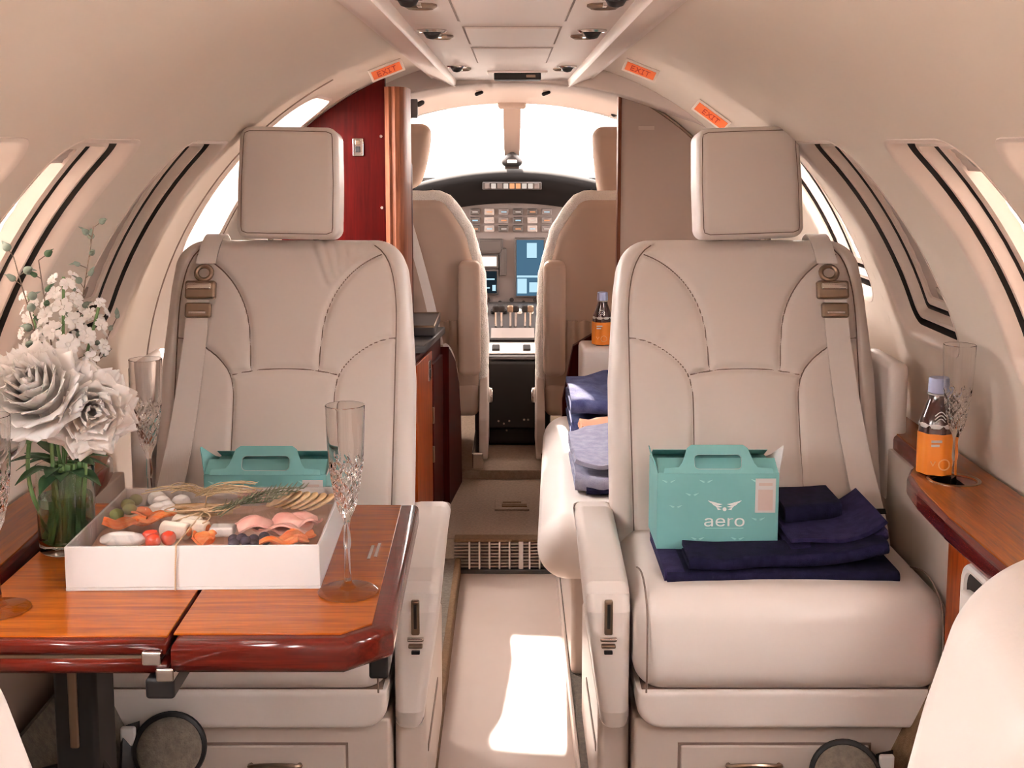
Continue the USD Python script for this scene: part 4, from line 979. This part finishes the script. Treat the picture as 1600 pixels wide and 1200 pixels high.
dup(b0, (.285, 3.80, .625), 'juice bottle with orange label half hidden behind the near seat back, on the beige box')

# ------------------------------------------------------------------ round felt pods under the seats
def pod(label, c, r, sg):
    t = thing('felt_pod', label, 'pouch', c)
    ax = np.array([sg * -.25, -1, .25]); ax /= np.linalg.norm(ax); u = np.cross(ax, (0, 0, 1)); u /= np.linalg.norm(u); w = np.cross(u, ax); c = np.array(c)
    Mx = frame(c, u, np.cross(ax, u), ax)
    part(t, 'disc', place(lathe([(0, -.03), (r * .95, -.03), (r, -.02), (r, .010), (r * .9, .020), (r * .5, .027), (0, .030)], 40), Mx), CARPETG, smooth=60)
    part(t, 'rim', place(tube([(r * math.cos(a), r * math.sin(a), .006) for a in np.linspace(0, 2 * PI, 40)[:-1]], .007, 8, closed=True), Mx), BLACK)
    q = spline([c - u * sg * r * 1.2 + w * r * .75 + (0, .01, 0), c - u * sg * r * 1.15 + (0, -.01, -.01), c - u * sg * r * 1.25 - w * r * 1.1], 16)
    st = part(t, 'strap', ribbon(q, u * .8 + np.array([0, -.5, 0]), .028, .010), BLACK)
    part(st, 'clip', rbox(*(lambda p: (p[0] - .012, p[0] + .012, p[1] - .014, p[1] - .004, p[2] - .016, p[2] + .016))(q[2]), .004), WHITEC)
    return t
pod('round grey felt pouch with black rim under the left seat, below the table', (-.553, 1.86, .285), .052, -1)
pod('round grey felt pouch with black rim at the right foot of the right seat', (.545, 1.875, .230), .052, 1)
cw_ = np.array([[(-.545 - .16 * k, y, .05 + .36 * k) for y in (1.2, 2.3)] for k in np.linspace(0, 1, 3)])
struct('trim_3', sheet(cw_, .01), CARPETG)
cw2 = cw_.copy(); cw2[..., 0] *= -1; cw2[..., 0] += .02; struct('trim_4', sheet(cw2, .01), CARPETB)

# ------------------------------------------------------------------ ceiling fittings
SIGN = M('sign_orange', (.80, .17, .05), .4); SIGNR = M('sign_red', (.45, .03, .01), .4)
def sign_on(label, y, s, R, sg, L=.085, W=.034, turn=0):
    c = cyl(y, s, -.004, R, sg); n = np.array([0, 0, CZ]) + np.array([0, y, 0]) - c; n /= np.linalg.norm(n); r0 = n; n = n * .55 + np.array([0, -.83, 0]); n /= np.linalg.norm(n)
    a = np.array([sg * math.cos(s / R), 0, -math.sin(s / R)]) ; u = np.array([0, 1.0, 0])
    t = thing('cabin_sign', label, 'sign', c)
    # long side across the cabin, text reads from the rear
    X_ = a * (1 if sg > 0 else -1); Y_ = np.cross(n, X_)
    Mx = frame(c + r0 * .014, X_, Y_, n)
    pl = part(t, 'plate', place(rbox(-L / 2, L / 2, -W / 2, W / 2, -.002, .0025, .002), Mx), CONSOLE)
    part(pl, 'legend', place(rbox(-L / 2 + .006, L / 2 - .006, -W / 2 + .006, W / 2 - .006, .002, .0035, .001), Mx), SIGN)
    tx = meshkit.text_mesh('EXIT', .013, .001); tx.apply_translation((-tx.bounds[:, 0].mean(), -.0065, .0034)); tx.apply_scale([1.2, 1, 1])
    part(pl, 'lettering', place(tx, Mx), SIGNR); return t
sign_on('small orange sign on the ceiling left of the console', 2.95, R2 * math.asin(.306 / R2), R2, -1)
sign_on('small orange sign on the ceiling right of the console', 2.925, R2 * math.asin(.311 / R2), R2, 1)
sign_on('orange sign low on the ceiling above the right seat headrest', 3.05, R2 * math.asin(.505 / R2), R2, 1, .10, .036)
def fitting(label, x, y, kind):
    z = 1.434; t = thing('air_nozzle' if kind == 'air' else 'reading_light', label, 'air nozzle' if kind == 'air' else 'light', (x, y, z))
    if kind == 'air':
        part(t, 'ring', lathe([(.011, z + .004), (.023, z + .004), (.024, z - .002), (.020, z - .005), (.015, z - .004), (.012, z + .002)], 30, (x, y, 0)), CHROME)
        part(t, 'ball', place(lathe([(0, -.010), (.006, -.012), (.010, -.010), (.0145, -.002), (.013, .006), (0, .010)], 24), frame((x, y, z - .002), (1, 0, 0), (0, .9, .4), (0, -.4, .9))), BLACK)
    else:
        part(t, 'ring', lathe([(.010, z + .004), (.021, z + .004), (.022, z - .003), (.017, z - .006), (.012, z - .002)], 30, (x, y, 0)), BRONZE)
        part(t, 'lens', lathe([(0, z - .004), (.008, z - .004), (.012, z - .001)], 24, (x, y, 0)), BLACK)
        part(t, 'tab', rbox(x - .003, x + .003, y - .030, y - .016, z - .006, z + .001, .001), CHROME)
    return t
for y0_, nm in ((1.98, 'middle'), (2.86, 'forward'), (1.53, 'nearest')):
    for sg, sd in ((-1, 'left'), (1, 'right')):
        fitting(f'black air nozzle in a chrome ring, {nm} one on the {sd} of the ceiling console', sg * .128, y0_, 'air')
        fitting(f'small dark reading light, {nm} one on the {sd} of the ceiling console', sg * .128 - sg * .008, y0_ + .10, 'light')
t = thing('console_slot', 'long dark slot in a frame at the front end of the ceiling console', 'vent', (.013, 3.10, 1.434))
part(t, 'frame', rbox(-.062, .088, 3.04, 3.17, 1.4285, 1.4345, .003), CONSOLE); part(t, 'slot', rbox(-.045, .072, 3.05, 3.12, 1.412, 1.4295, .003), BLACK); part(t, 'tab', rbox(.035, .058, 3.047, 3.052, 1.418, 1.424, .001), BRONZE)

# ------------------------------------------------------------------ vase with white flowers
VX, VY = -.664, 1.76
VGL = M('vase_glass', (.93, .98, .95), .02, transmission_weight=1.0, ior=1.45)
WATER = M('vase_water', (.50, .70, .55), .0, transmission_weight=1.0, ior=1.33)
PETAL = leafy('petal_white', (.96, .93, .90), (.97, .95, .93), .45, .7)
PETALC = leafy('petal_cream', (.95, .90, .86), (.96, .93, .90), .45, .7)
STEM = leafy('stem_green', (.10, .20, .07), (.22, .36, .14), .15, .5)
LEAF = leafy('leaf_dark', (.035, .085, .035), (.07, .15, .06), .25, .45)
SAGE = leafy('leaf_sage', (.17, .22, .17), (.28, .33, .27), .25, .6)
TWIG = M('twig_brown', (.17, .12, .085), .7)
va = thing('flower_vase', 'clear glass vase of green stems and water beside the white food box', 'vase', (VX, VY, TZ))
part(va, 'glass', lathe([(0, TZ), (.036, TZ), (.040, TZ + .004), (.041, TZ + .02), (.042, TZ + .125), (.0425, TZ + .131), (.0405, TZ + .131), (.0395, TZ + .125), (.0385, TZ + .022), (.036, TZ + .016), (0, TZ + .015)], 40, (VX, VY, 0)), VGL, smooth=50)
part(va, 'water', lathe([(0, TZ + .0155), (.0355, TZ + .0165), (.0380, TZ + .022), (.0385, TZ + .085), (0, TZ + .085)], 40, (VX, VY, 0)), WATER, smooth=50)

def basis(ax):
    ax = np.asarray(ax, float); ax = ax / np.linalg.norm(ax); u = np.cross(ax, (.3, 1, .2)); u /= np.linalg.norm(u); return u, np.cross(ax, u), ax
def rose(label, c, axis, R, H, layers, mat, seed, stem_to):
    r_ = np.random.default_rng(seed); t = thing('rose', label, 'flower', c); u, w, a = basis(axis); c = np.array(c, float); Mx = frame(c, u, w, a)
    hd = None
    for li, (n, rr_, hh, open_) in enumerate(layers):
        for k in range(n):
            ph = 2 * PI * (k + .5 * (li % 2) + r_.uniform(-.12, .12)) / n; half = PI / n * 1.7
            b = np.linspace(0, 1, 10); al = np.linspace(-1, 1, 13); B_, A_ = np.meshgrid(b, al, indexing='ij')
            wid = np.sqrt(np.clip(1 - (np.clip(B_ - .45, 0, 1) / .56) ** 3, 0, 1)) * (.45 + .55 * np.clip(B_ / .45, 0, 1))
            rad = R * rr_ * (B_ ** .55) * (1 + open_ * .35 * B_ ** 3) * (1 + .03 * k % .05)
            z = H * hh * B_ - H * .38 * open_ * np.clip(B_ - .62, 0, 1) ** 2 / .144 * .5 - H * .55
            rip = .05 * R * B_ ** 3 * np.sin(A_ * 6.0 + k * 2.1 + li) + .03 * R * B_ ** 3 * np.sin(A_ * 13 + k)
            z = z + rip - H * .10 * (A_ ** 2) * B_; rad = rad + rip * .8 - R * .05 * (A_ ** 2) * B_
            th = ph + A_ * half * wid
            P = np.stack([rad * np.cos(th), rad * np.sin(th), z], -1); P = P @ Mx[:3, :3].T + c
            part(t, 'petal', sheet(P, .0008), mat, smooth=80)
    part(t, 'sepal', hull([tuple(c - a * H * .55) + (R * .16,), tuple(c - a * H * .85) + (R * .08,)]), STEM)
    q = spline([c - a * H * .8, (np.array(stem_to) + c) / 2 + np.array([0, .0, -.012]), np.array(stem_to)], 16); part(t, 'stem', tube(q, .0032, 7), STEM); return t
LAY = [(3, .20, 1.10, 0), (4, .36, 1.09, .0), (5, .52, 1.06, .05), (6, .68, 1.01, .12), (7, .84, .93, .25), (8, 1.0, .80, .45), (8, 1.10, .60, .6)]
rose('large white rose on the left of the bouquet, the biggest bloom', (-.678, 1.695, .908), (-.02, -.78, .62), .058, .098, LAY, PETAL, 1, (VX + .002, VY + .01, TZ + .02))
rose('creamy white ruffled rose hanging out to the right of the bouquet', (-.606, 1.712, .872), (.45, -.85, .10), .050, .070, [(3, .20, 1.05, 0), (4, .38, 1.02, .05), (6, .58, .96, .15), (7, .78, .86, .35), (8, .98, .72, .6), (9, 1.08, .55, .8)], PETALC, 2, (VX + .018, VY, TZ + .03))
rose('white rose low at the left edge of the picture under the biggest rose', (-.722, 1.70, .835), (-.35, -.80, .25), .046, .055, LAY[:5], PETAL, 3, (VX - .018, VY, TZ + .03))

def floret(R, seed):
    r_ = np.random.default_rng(seed); ms = []
    for k in range(6):
        ph = k * PI / 3 + r_.uniform(-.2, .2); b = np.linspace(.05, 1, 5); al = np.linspace(-1, 1, 5); B_, A_ = np.meshgrid(b, al, indexing='ij')
        rad = R * B_; th = ph + A_ * .55 * np.sin(PI * np.clip(B_ * .75 + .1, 0, 1)); z = R * (.55 * B_ ** 1.2 - .35 * B_ ** 4) + R * .10 * np.sin(A_ * 5 + k) * B_ ** 2
        ms.append(sheet(np.stack([rad * np.cos(th), rad * np.sin(th), z], -1)))
    ms.append(trimesh.creation.icosphere(1, R * .22).apply_translation((0, 0, R * .15))); return cat(ms)
def stock(label, base, tip, n, spread, R, seed, mat):
    r_ = np.random.default_rng(seed); t = thing('stock_flower', label, 'flower', base); base = np.array(base, float); tip = np.array(tip, float); u, w, a = basis(tip - base)
    part(t, 'stem', tube(spline([(VX, VY, TZ + .03), base - a * .03, base, tip], 20), .0024, 6), STEM)
    for k in range(n):
        q = k / (n - 1); ph = k * 2.4; sp = spread * (1 - .65 * q); d = u * math.cos(ph) + w * math.sin(ph); p = base + (tip - base) * q + d * sp
        uu, ww, aa = basis(d + a * (.35 + .6 * q) + np.array([0, -.35, 0])); part(t, 'floret', place(floret(R * (1 - .35 * q) * r_.uniform(.85, 1.1), seed + k), frame(p, uu, ww, aa)), mat, smooth=80)
    return t
stock('spike of small ruffled white flowers rising behind the biggest rose', (-.662, 1.77, .955), (-.662, 1.785, 1.058), 26, .040, .017, 21, PETAL)
stock('short spike of small white flowers at the right behind the roses', (-.632, 1.775, .935), (-.610, 1.785, 1.02), 15, .026, .014, 51, PETAL)
stock('small white flower spike at the left behind the biggest rose', (-.70, 1.775, .96), (-.715, 1.785, 1.03), 12, .022, .013, 81, PETALC)
def leaf_mesh(p, d, up, L, W, bend=.2):
    d = np.asarray(d, float); d /= np.linalg.norm(d); s = np.cross(d, up); s /= np.linalg.norm(s); n = np.cross(s, d)
    b = np.linspace(0, 1, 8); al = np.linspace(-1, 1, 5); B_, A_ = np.meshgrid(b, al, indexing='ij'); wd = W / 2 * np.sin(PI * np.clip(B_, .02, .985) ** .8)
    P = np.asarray(p, float) + d * (L * B_)[..., None] + s * (A_ * wd)[..., None] + n * (-bend * L * B_ ** 2 + .25 * np.abs(A_) * wd)[..., None]; return sheet(P, .0006)
def sprig(label, name, pts, leaves, seed, mat, bud=.0, L=.022, W=.011, cat_='sprig'):
    r_ = np.random.default_rng(seed); t = thing(name, label, cat_, pts[-1]); q = spline(pts, 30); part(t, 'stem', tube(q, np.linspace(.0018, .0008, 30), 5), TWIG if bud else STEM)
    n0 = 9
    for k in range(leaves):
        i = int(n0 + (29 - n0) * k / max(leaves - 1, 1)); d = np.array([math.cos(k * 2.4), .5 * math.sin(k * 2.4) - .2, .6 + r_.uniform(-.2, .3)]); p = q[i]
        if bud:
            e = p + d / np.linalg.norm(d) * r_.uniform(.008, .020); part(t, 'twig', tube([p, e], .0007, 4), TWIG); part(t, 'bud', hull([(*e, bud * r_.uniform(.7, 1.2)), (*(e + d * bud * .9), bud * .6)]), mat)
            part(t, 'leaf', leaf_mesh(e, d + r_.uniform(-.4, .4, 3), (0, -.4, 1), L * .6, W * .6), mat, smooth=80)
        else: part(t, 'leaf', leaf_mesh(p, d + r_.uniform(-.2, .2, 3), (0, -.5, 1), L * r_.uniform(.8, 1.2), W, .3), mat, smooth=80)
    return t
V0 = (VX, VY, TZ + .04)
sprig('tallest sage green sprig leaning right towards the window', 'leafy_sprig', [V0, (-.655, 1.77, .88), (-.638, 1.79, 1.02), (-.620, 1.80, 1.13)], 22, 5, SAGE, .0045)
sprig('dark budded sprig at the far left of the bouquet', 'leafy_sprig', [V0, (-.680, 1.77, .88), (-.700, 1.76, .99), (-.722, 1.755, 1.09)], 15, 6, SAGE, .0055)
sprig('dark budded sprig left of the centre of the bouquet', 'leafy_sprig', [V0, (-.672, 1.77, .88), (-.680, 1.765, .99), (-.686, 1.755, 1.085)], 14, 8, LEAF, .0050)
sprig('sage sprig hanging low behind the white rose on the right', 'leafy_sprig', [V0, (-.650, 1.78, .84), (-.620, 1.79, .93), (-.592, 1.795, .99)], 12, 9, SAGE, .0038)
gl = thing('foliage_bunch', 'bunch of dark green leaves on pale stems standing in the vase under the roses', 'foliage', (VX, VY, .79))
for k in range(16):
    a = k * 2.4; p = (VX + .020 * math.cos(a), VY - .012 + .020 * math.sin(a), .775 + .004 * (k % 5)); part(gl, 'leaf', leaf_mesh(p, (math.cos(a), math.sin(a) - .5, .55 if k % 3 else .0), (0, 0, 1), .050, .024, .35), LEAF, smooth=80)
gs_ = gl
for k in range(13):
    a = k * 2.4; r0, r1 = .010 + .022 * ((k * 7) % 13) / 13, .010 + .020 * ((k * 5) % 13) / 13
    part(gs_, 'stem', tube(spline([(VX + r0 * math.cos(a), VY + r0 * math.sin(a), TZ + .018), (VX + r1 * .7 * math.cos(a + .3), VY + r1 * .7 * math.sin(a + .3), TZ + .08), (VX + r1 * .8 * math.cos(a + .6), VY + r1 * .8 * math.sin(a + .6), .785)], 10), .0030 + .0012 * (k % 3), 7), STEM)

# ------------------------------------------------------------------ grazing box
GA = math.radians(1.5); GO = np.array([-.437, 1.735, TZ]); GU = np.array([math.cos(GA), math.sin(GA), 0]); GW = np.array([-math.sin(GA), math.cos(GA), 0]); GM = frame(GO, GU, GW, (0, 0, 1))
GBW, GBD, GBH = .172, .142, .062
gb = thing('food_box', 'shallow white cardboard food box with clear lid tied with twine on the wooden table', 'box', GO)
G = lambda m: place(m, GM)
part(gb, 'base', G(box(-GBW, GBW, -GBD, GBD, .0005, .004)), WHITEC)
for nm, b_ in (('front_wall', (-GBW, GBW, -GBD, -GBD + .004)), ('back_wall', (-GBW, GBW, GBD - .004, GBD)), ('side_wall', (-GBW, -GBW + .004, -GBD + .004, GBD - .004)), ('side_wall', (GBW - .004, GBW, -GBD + .004, GBD - .004))):
    part(gb, nm, G(rbox(*b_, .004, GBH, .0012, 2, 1)), WHITEC)
part(gb, 'liner', G(sheet(np.array([[(x, y, .034 + .004 * math.sin(x * 70) * math.cos(y * 60)) for y in np.linspace(-GBD + .006, GBD - .006, 20)] for x in np.linspace(-GBW + .006, GBW - .006, 24)]), .0008)), M('liner_paper', (.74, .50, .38), .7), smooth=60)
LIDM = pane_mat('lid_film', (.98, .97, .97), .025, .40, .05)
part(gb, 'lid', G(box(-GBW + .001, GBW - .001, -GBD + .001, GBD - .001, GBH + .0015, GBH + .0022)), LIDM)
TWINE = M('twine', (.52, .36, .22), .9, bump=(900, .8, .001))
def strand(pts, r=.0011): return tube(np.asarray(pts, float), r, 6)
tw = thing('twine', 'brown twine tied round the white food box', 'twine', GO + (0, 0, GBH))
e = .0022; tx_ = -.020
part(tw, 'loop', G(strand([(tx_ - .004, -GBD - e, .001), (tx_ - .003, -GBD - e, .03), (tx_ - .001, -GBD - e, GBH + e), (tx_ + .002, -.06, GBH + .004), (tx_ + .004, .0, GBH + .004), (tx_ - .012, .10, GBH + .004), (tx_ - .018, GBD + e, GBH + e), (tx_ - .018, GBD + e, .001)])), TWINE)
part(tw, 'bow', G(strand(spline([(tx_ + .004, -.005, GBH + .006), (tx_ - .02, -.02, GBH + .012), (tx_ - .05, -.012, GBH + .010), (tx_ - .03, .012, GBH + .010), (tx_ + .004, 0, GBH + .006), (tx_ + .03, .018, GBH + .010), (tx_ + .055, .01, GBH + .010), (tx_ + .03, -.012, GBH + .009), (tx_ + .004, 0, GBH + .006)], 60))), TWINE)
part(tw, 'knot', G(hull([(tx_, 0, GBH + .006, .0035), (tx_ + .008, .002, GBH + .006, .003)])), TWINE)
for s_ in (((tx_ + .02, -.03), (tx_ + .015, -.055)), ((tx_ - .015, -.028), (tx_ - .028, -.045))): part(tw, 'tail', G(strand(spline([(tx_ + .003, -.003, GBH + .006), (*s_[0], GBH + .005), (*s_[1], GBH + .004)], 14))), TWINE)
# dried grass and herb bunch tucked under the twine
dg = thing('dried_grass', 'straw coloured dried grass tucked under the twine on the food box', 'grass', GO + (0, .09, GBH))
r_ = np.random.default_rng(4); STRAW = leafy('straw', (.50, .36, .20), (.62, .48, .30), .2, .8)
for k in range(34):
    a = r_.uniform(-.45, .45); x0, y0_ = -.035 + r_.uniform(-.012, .012), .085 + r_.uniform(-.012, .012); L = r_.uniform(.04, .095); h = r_.uniform(.004, .016); sgn = 1 if k % 3 else -1
    part(dg, 'blade', G(strand(spline([(x0, y0_, GBH + .004), (x0 + sgn * L * .5 * math.cos(a), y0_ + L * .5 * math.sin(a), GBH + .005 + h), (x0 + sgn * L * math.cos(a), y0_ + L * math.sin(a), GBH + .006 + h * .6)], 8), .0009)), STRAW)
hb = thing('herb_sprig', 'bunch of grey green rosemary lying on the food box', 'herb', GO + (.06, .03, GBH))
HERB = leafy('herb_green', (.16, .17, .10), (.30, .30, .20), .2, .7)
for k in range(5):
    q = spline([(-.01 + .006 * k, .012 - .01 * k, GBH + .005), (.04 + .008 * k, .02 + .010 * k, GBH + .010 + .002 * k), (.075 + .010 * k, .035 + .018 * k, GBH + .008)], 18); ms = [strand(q, .0011)]
    for i in range(4, 18):
        for s in (-1, 1, 0):
            d = np.array([.5, s * .9, .55 if s == 0 else .25]) + r_.uniform(-.2, .2, 3); ms.append(tube([q[i], q[i] + d / np.linalg.norm(d) * .012], [.0010, .0004], 4))
    part(hb, 'twig', G(cat(ms)), HERB, kind=None)

def food(name, label, category, mesh, mat, group=None, extra=()):
    m = G(mesh); t = thing(name, label, category, m.bounds.mean(0), group=group); part(t, name + '_body', m, mat, smooth=60)
    for n_, mm, mt in extra: part(t, n_, G(mm), mt, smooth=60)
    return t
def blob(c, r, sc=(1, 1, 1), seed=0, amp=.12, sub=3):
    m = trimesh.creation.icosphere(sub); n = meshkit.fbm(m.vertices * 1.6 + seed * 7.7, 2, seed); m.vertices *= (1 + amp * (n[:, None] - .5) * 2); m.vertices *= np.array(sc) * r; m.apply_translation(c); return m
def slice_(c, L, W, seed, th=.003, turn=0, wave=.004, lift=.0):
    g = np.array([[((u - .5) * L, (v - .5) * W * (1 - .5 * abs(u - .5)), wave * math.sin(u * 7 + seed) + wave * .6 * math.sin(v * 6 + seed * 2) + lift * u) for v in np.linspace(0, 1, 9)] for u in np.linspace(0, 1, 14)])
    m = sheet(g, th); m.apply_transform(rot((0, 0, 1), turn)); m.apply_translation(c); return m
SALM = M('salmon', (.82, .15, .03), .35, col2=(.88, .30, .11), scale=60, stretch=(1, 5, 1), subsurface_weight=.15, subsurface_scale=.003)
HAM = M('ham', (.62, .27, .22), .4, col2=(.72, .40, .34), scale=30)
CHEESE = M('cheese', (.84, .76, .62), .45); MOZZ = M('soft_cheese', (.88, .84, .79), .3)
STRB = M('strawberry', (.62, .045, .018), .3, col2=(.66, .07, .03), scale=60); BLUEB = M('blueberry', (.035, .03, .06), .45); CRUST = M('cracker', (.58, .36, .17), .7, col2=(.68, .48, .27), scale=40, bump=(120, .5, .003))
OLIVE = M('fruit_green', (.30, .33, .10), .35)
LH = .045
ORD = ('first', 'second', 'third', 'fourth', 'fifth', 'sixth')
for k, (x, y, tn) in enumerate(((-.115, .000, 20), (-.095, .020, -15), (-.125, -.022, 5), (-.085, -.008, 40))): food('salmon_slice', f'{ORD[k]} slice of orange salmon from the bottom, left side of the food box', 'fish', slice_((x, y, LH + .008 + .003 * k), .060, .030, k, turn=tn), SALM, 'salmon at the left')
for k, (x, y, tn) in enumerate(((.125, -.100, 20), (.132, -.080, 35), (.112, -.112, 8))): food('salmon_slice', f'{ORD[k]} slice of orange salmon from the bottom, right front of the food box', 'fish', slice_((x, y, LH + .010 + .002 * k), .052, .022, k + 4, turn=tn), SALM, 'salmon at the right')
for k, (x, y, tn) in enumerate(((.100, -.030, 30), (.112, -.012, 10), (.108, -.050, -10), (.122, -.035, 60), (.080, -.045, 20))): food('ham_slice', f'{ORD[k]} folded slice of pink ham from the bottom of the heap in the box', 'meat', slice_((x, y, LH + .010 + .0025 * k), .078, .056, k + 8, turn=tn, wave=.006), HAM, 'ham on the right')
for k, (x, y) in enumerate(((-.062, -.105), (-.045, -.092), (-.070, -.085))):
    c = (x, y, LH + .012); cone = lathe([(0, -.014), (.006, -.010), (.010, -.002), (.0105, .004), (.007, .009), (0, .010)], 20); cone.apply_transform(rot((1, 0, 0), 70 + 20 * k)); cone.apply_transform(rot((0, 0, 1), 50 * k)); cone.apply_translation(c)
    food('strawberry', f'red strawberry in the food box left of the twine, {("frontmost", "rightmost", "rearmost")[k]} of three', 'strawberry', cone, STRB, 'front strawberries')
food('tomato_roll', 'orange red salmon roll at the front of the food box by the twine', 'food', cat([slice_((.004, -.088, LH + .012), .030, .026, 2, wave=.005), blob((.004, -.088, LH + .010), .012, (1.3, 1, .8), 3)]), SALM)
food('cheese_slice', 'pale oval cheese at the left front of the food box', 'cheese', blob((-.108, -.090, LH + .010), .022, (1.5, .7, .5), 5, .05), MOZZ)
food('cheese_slice', 'white cheese piece in the middle of the food box front', 'cheese', rbox(.006, .040, -.068, -.044, LH + .004, LH + .018, .003), MOZZ)
for k, (x, y) in enumerate(((-.098, .080), (-.112, .105), (-.085, .055), (-.070, .085), (-.095, .045), (-.075, .025))): food('mozzarella_ball', 'round white cheese ball at the left back of the food box', 'cheese', blob((x, y, LH + .010), .0145, (1, 1, .85), k, .05), MOZZ, 'cheese balls')
for k, (x, y) in enumerate(((.050, -.112), (.066, -.108), (.080, -.114), (.058, -.096), (.074, -.094), (.092, -.104), (.046, -.094), (.088, -.090))): food('dark_berry', 'dark berry in the cluster at the front of the food box right of the twine', 'berry', blob((x, y, LH + .010 + .002 * (k % 2)), .0078, (1, 1, .9), k, .03, 2), BLUEB, 'dark berries')
for k in range(6): food('cracker', f'{ORD[k]} round brown cracker from the left in the food box row', 'cracker', place(disc_solid(.024, -.002, .002, segs=26, b=.001), frame((.080 + .013 * k, .095 - .004 * k, LH + .012), (.9, 0, .43), (0, 1, 0), (-.43, 0, .9))), CRUST, 'crackers')
for k, (x, y, tn) in enumerate(((-.030, .035, 20), (-.040, .055, 0), (-.020, .015, 35))): food('bread_stick', f'thin bread stick across the middle of the food box, {("middle", "rearmost", "frontmost")[k]} of three', 'bread', place(tube(spline([(-.045, 0, 0), (0, .002, .002), (.045, 0, 0)], 12), .0055, 8), np.array(rot((0, 0, 1), tn)) @ np.eye(4) if False else trimesh.transformations.translation_matrix((x, y, LH + .010)) @ rot((0, 0, 1), tn)), CRUST, 'bread sticks')
for k, (x, y) in enumerate(((-.020, -.040), (-.045, -.050), (-.035, -.020))): food('wrap_roll', f'rolled white flatbread left of the food box middle, {("rightmost", "frontmost", "rearmost")[k]} of three', 'wrap', place(disc_solid(.012, -.022, .022, segs=22, b=.003), frame((x, y, LH + .010), (0, 0, 1), (.35, .94, 0), (-.94, .35, 0))), M('wrap_bread', (.82, .70, .58), .6) if 'wrap_bread' not in _mats else _mats['wrap_bread'], 'flatbread rolls', [('filling', place(disc_solid(.007, -.0225, .0225, segs=16), frame((x, y, LH + .010), (0, 0, 1), (.35, .94, 0), (-.94, .35, 0))), SALM)])
for k, (x, y) in enumerate(((.035, .118), (.050, .112), (.020, .122))): food('pink_radish', f'small pink radish at the back of the food box, {("middle", "rightmost", "leftmost")[k]} of three', 'radish', blob((x, y, LH + .010), .011, (1, 1, .9), k, .05, 2), HAM, 'radishes')
for k, (x, y) in enumerate(((-.145, .105), (-.150, .080), (-.140, .055), (-.152, .030))): food('green_grape', f'green grape along the left side of the food box, {ORD[k]} from the back', 'grape', blob((x, y, LH + .009), .009, (1.2, 1, 1), k, .02, 2), OLIVE, 'grapes')
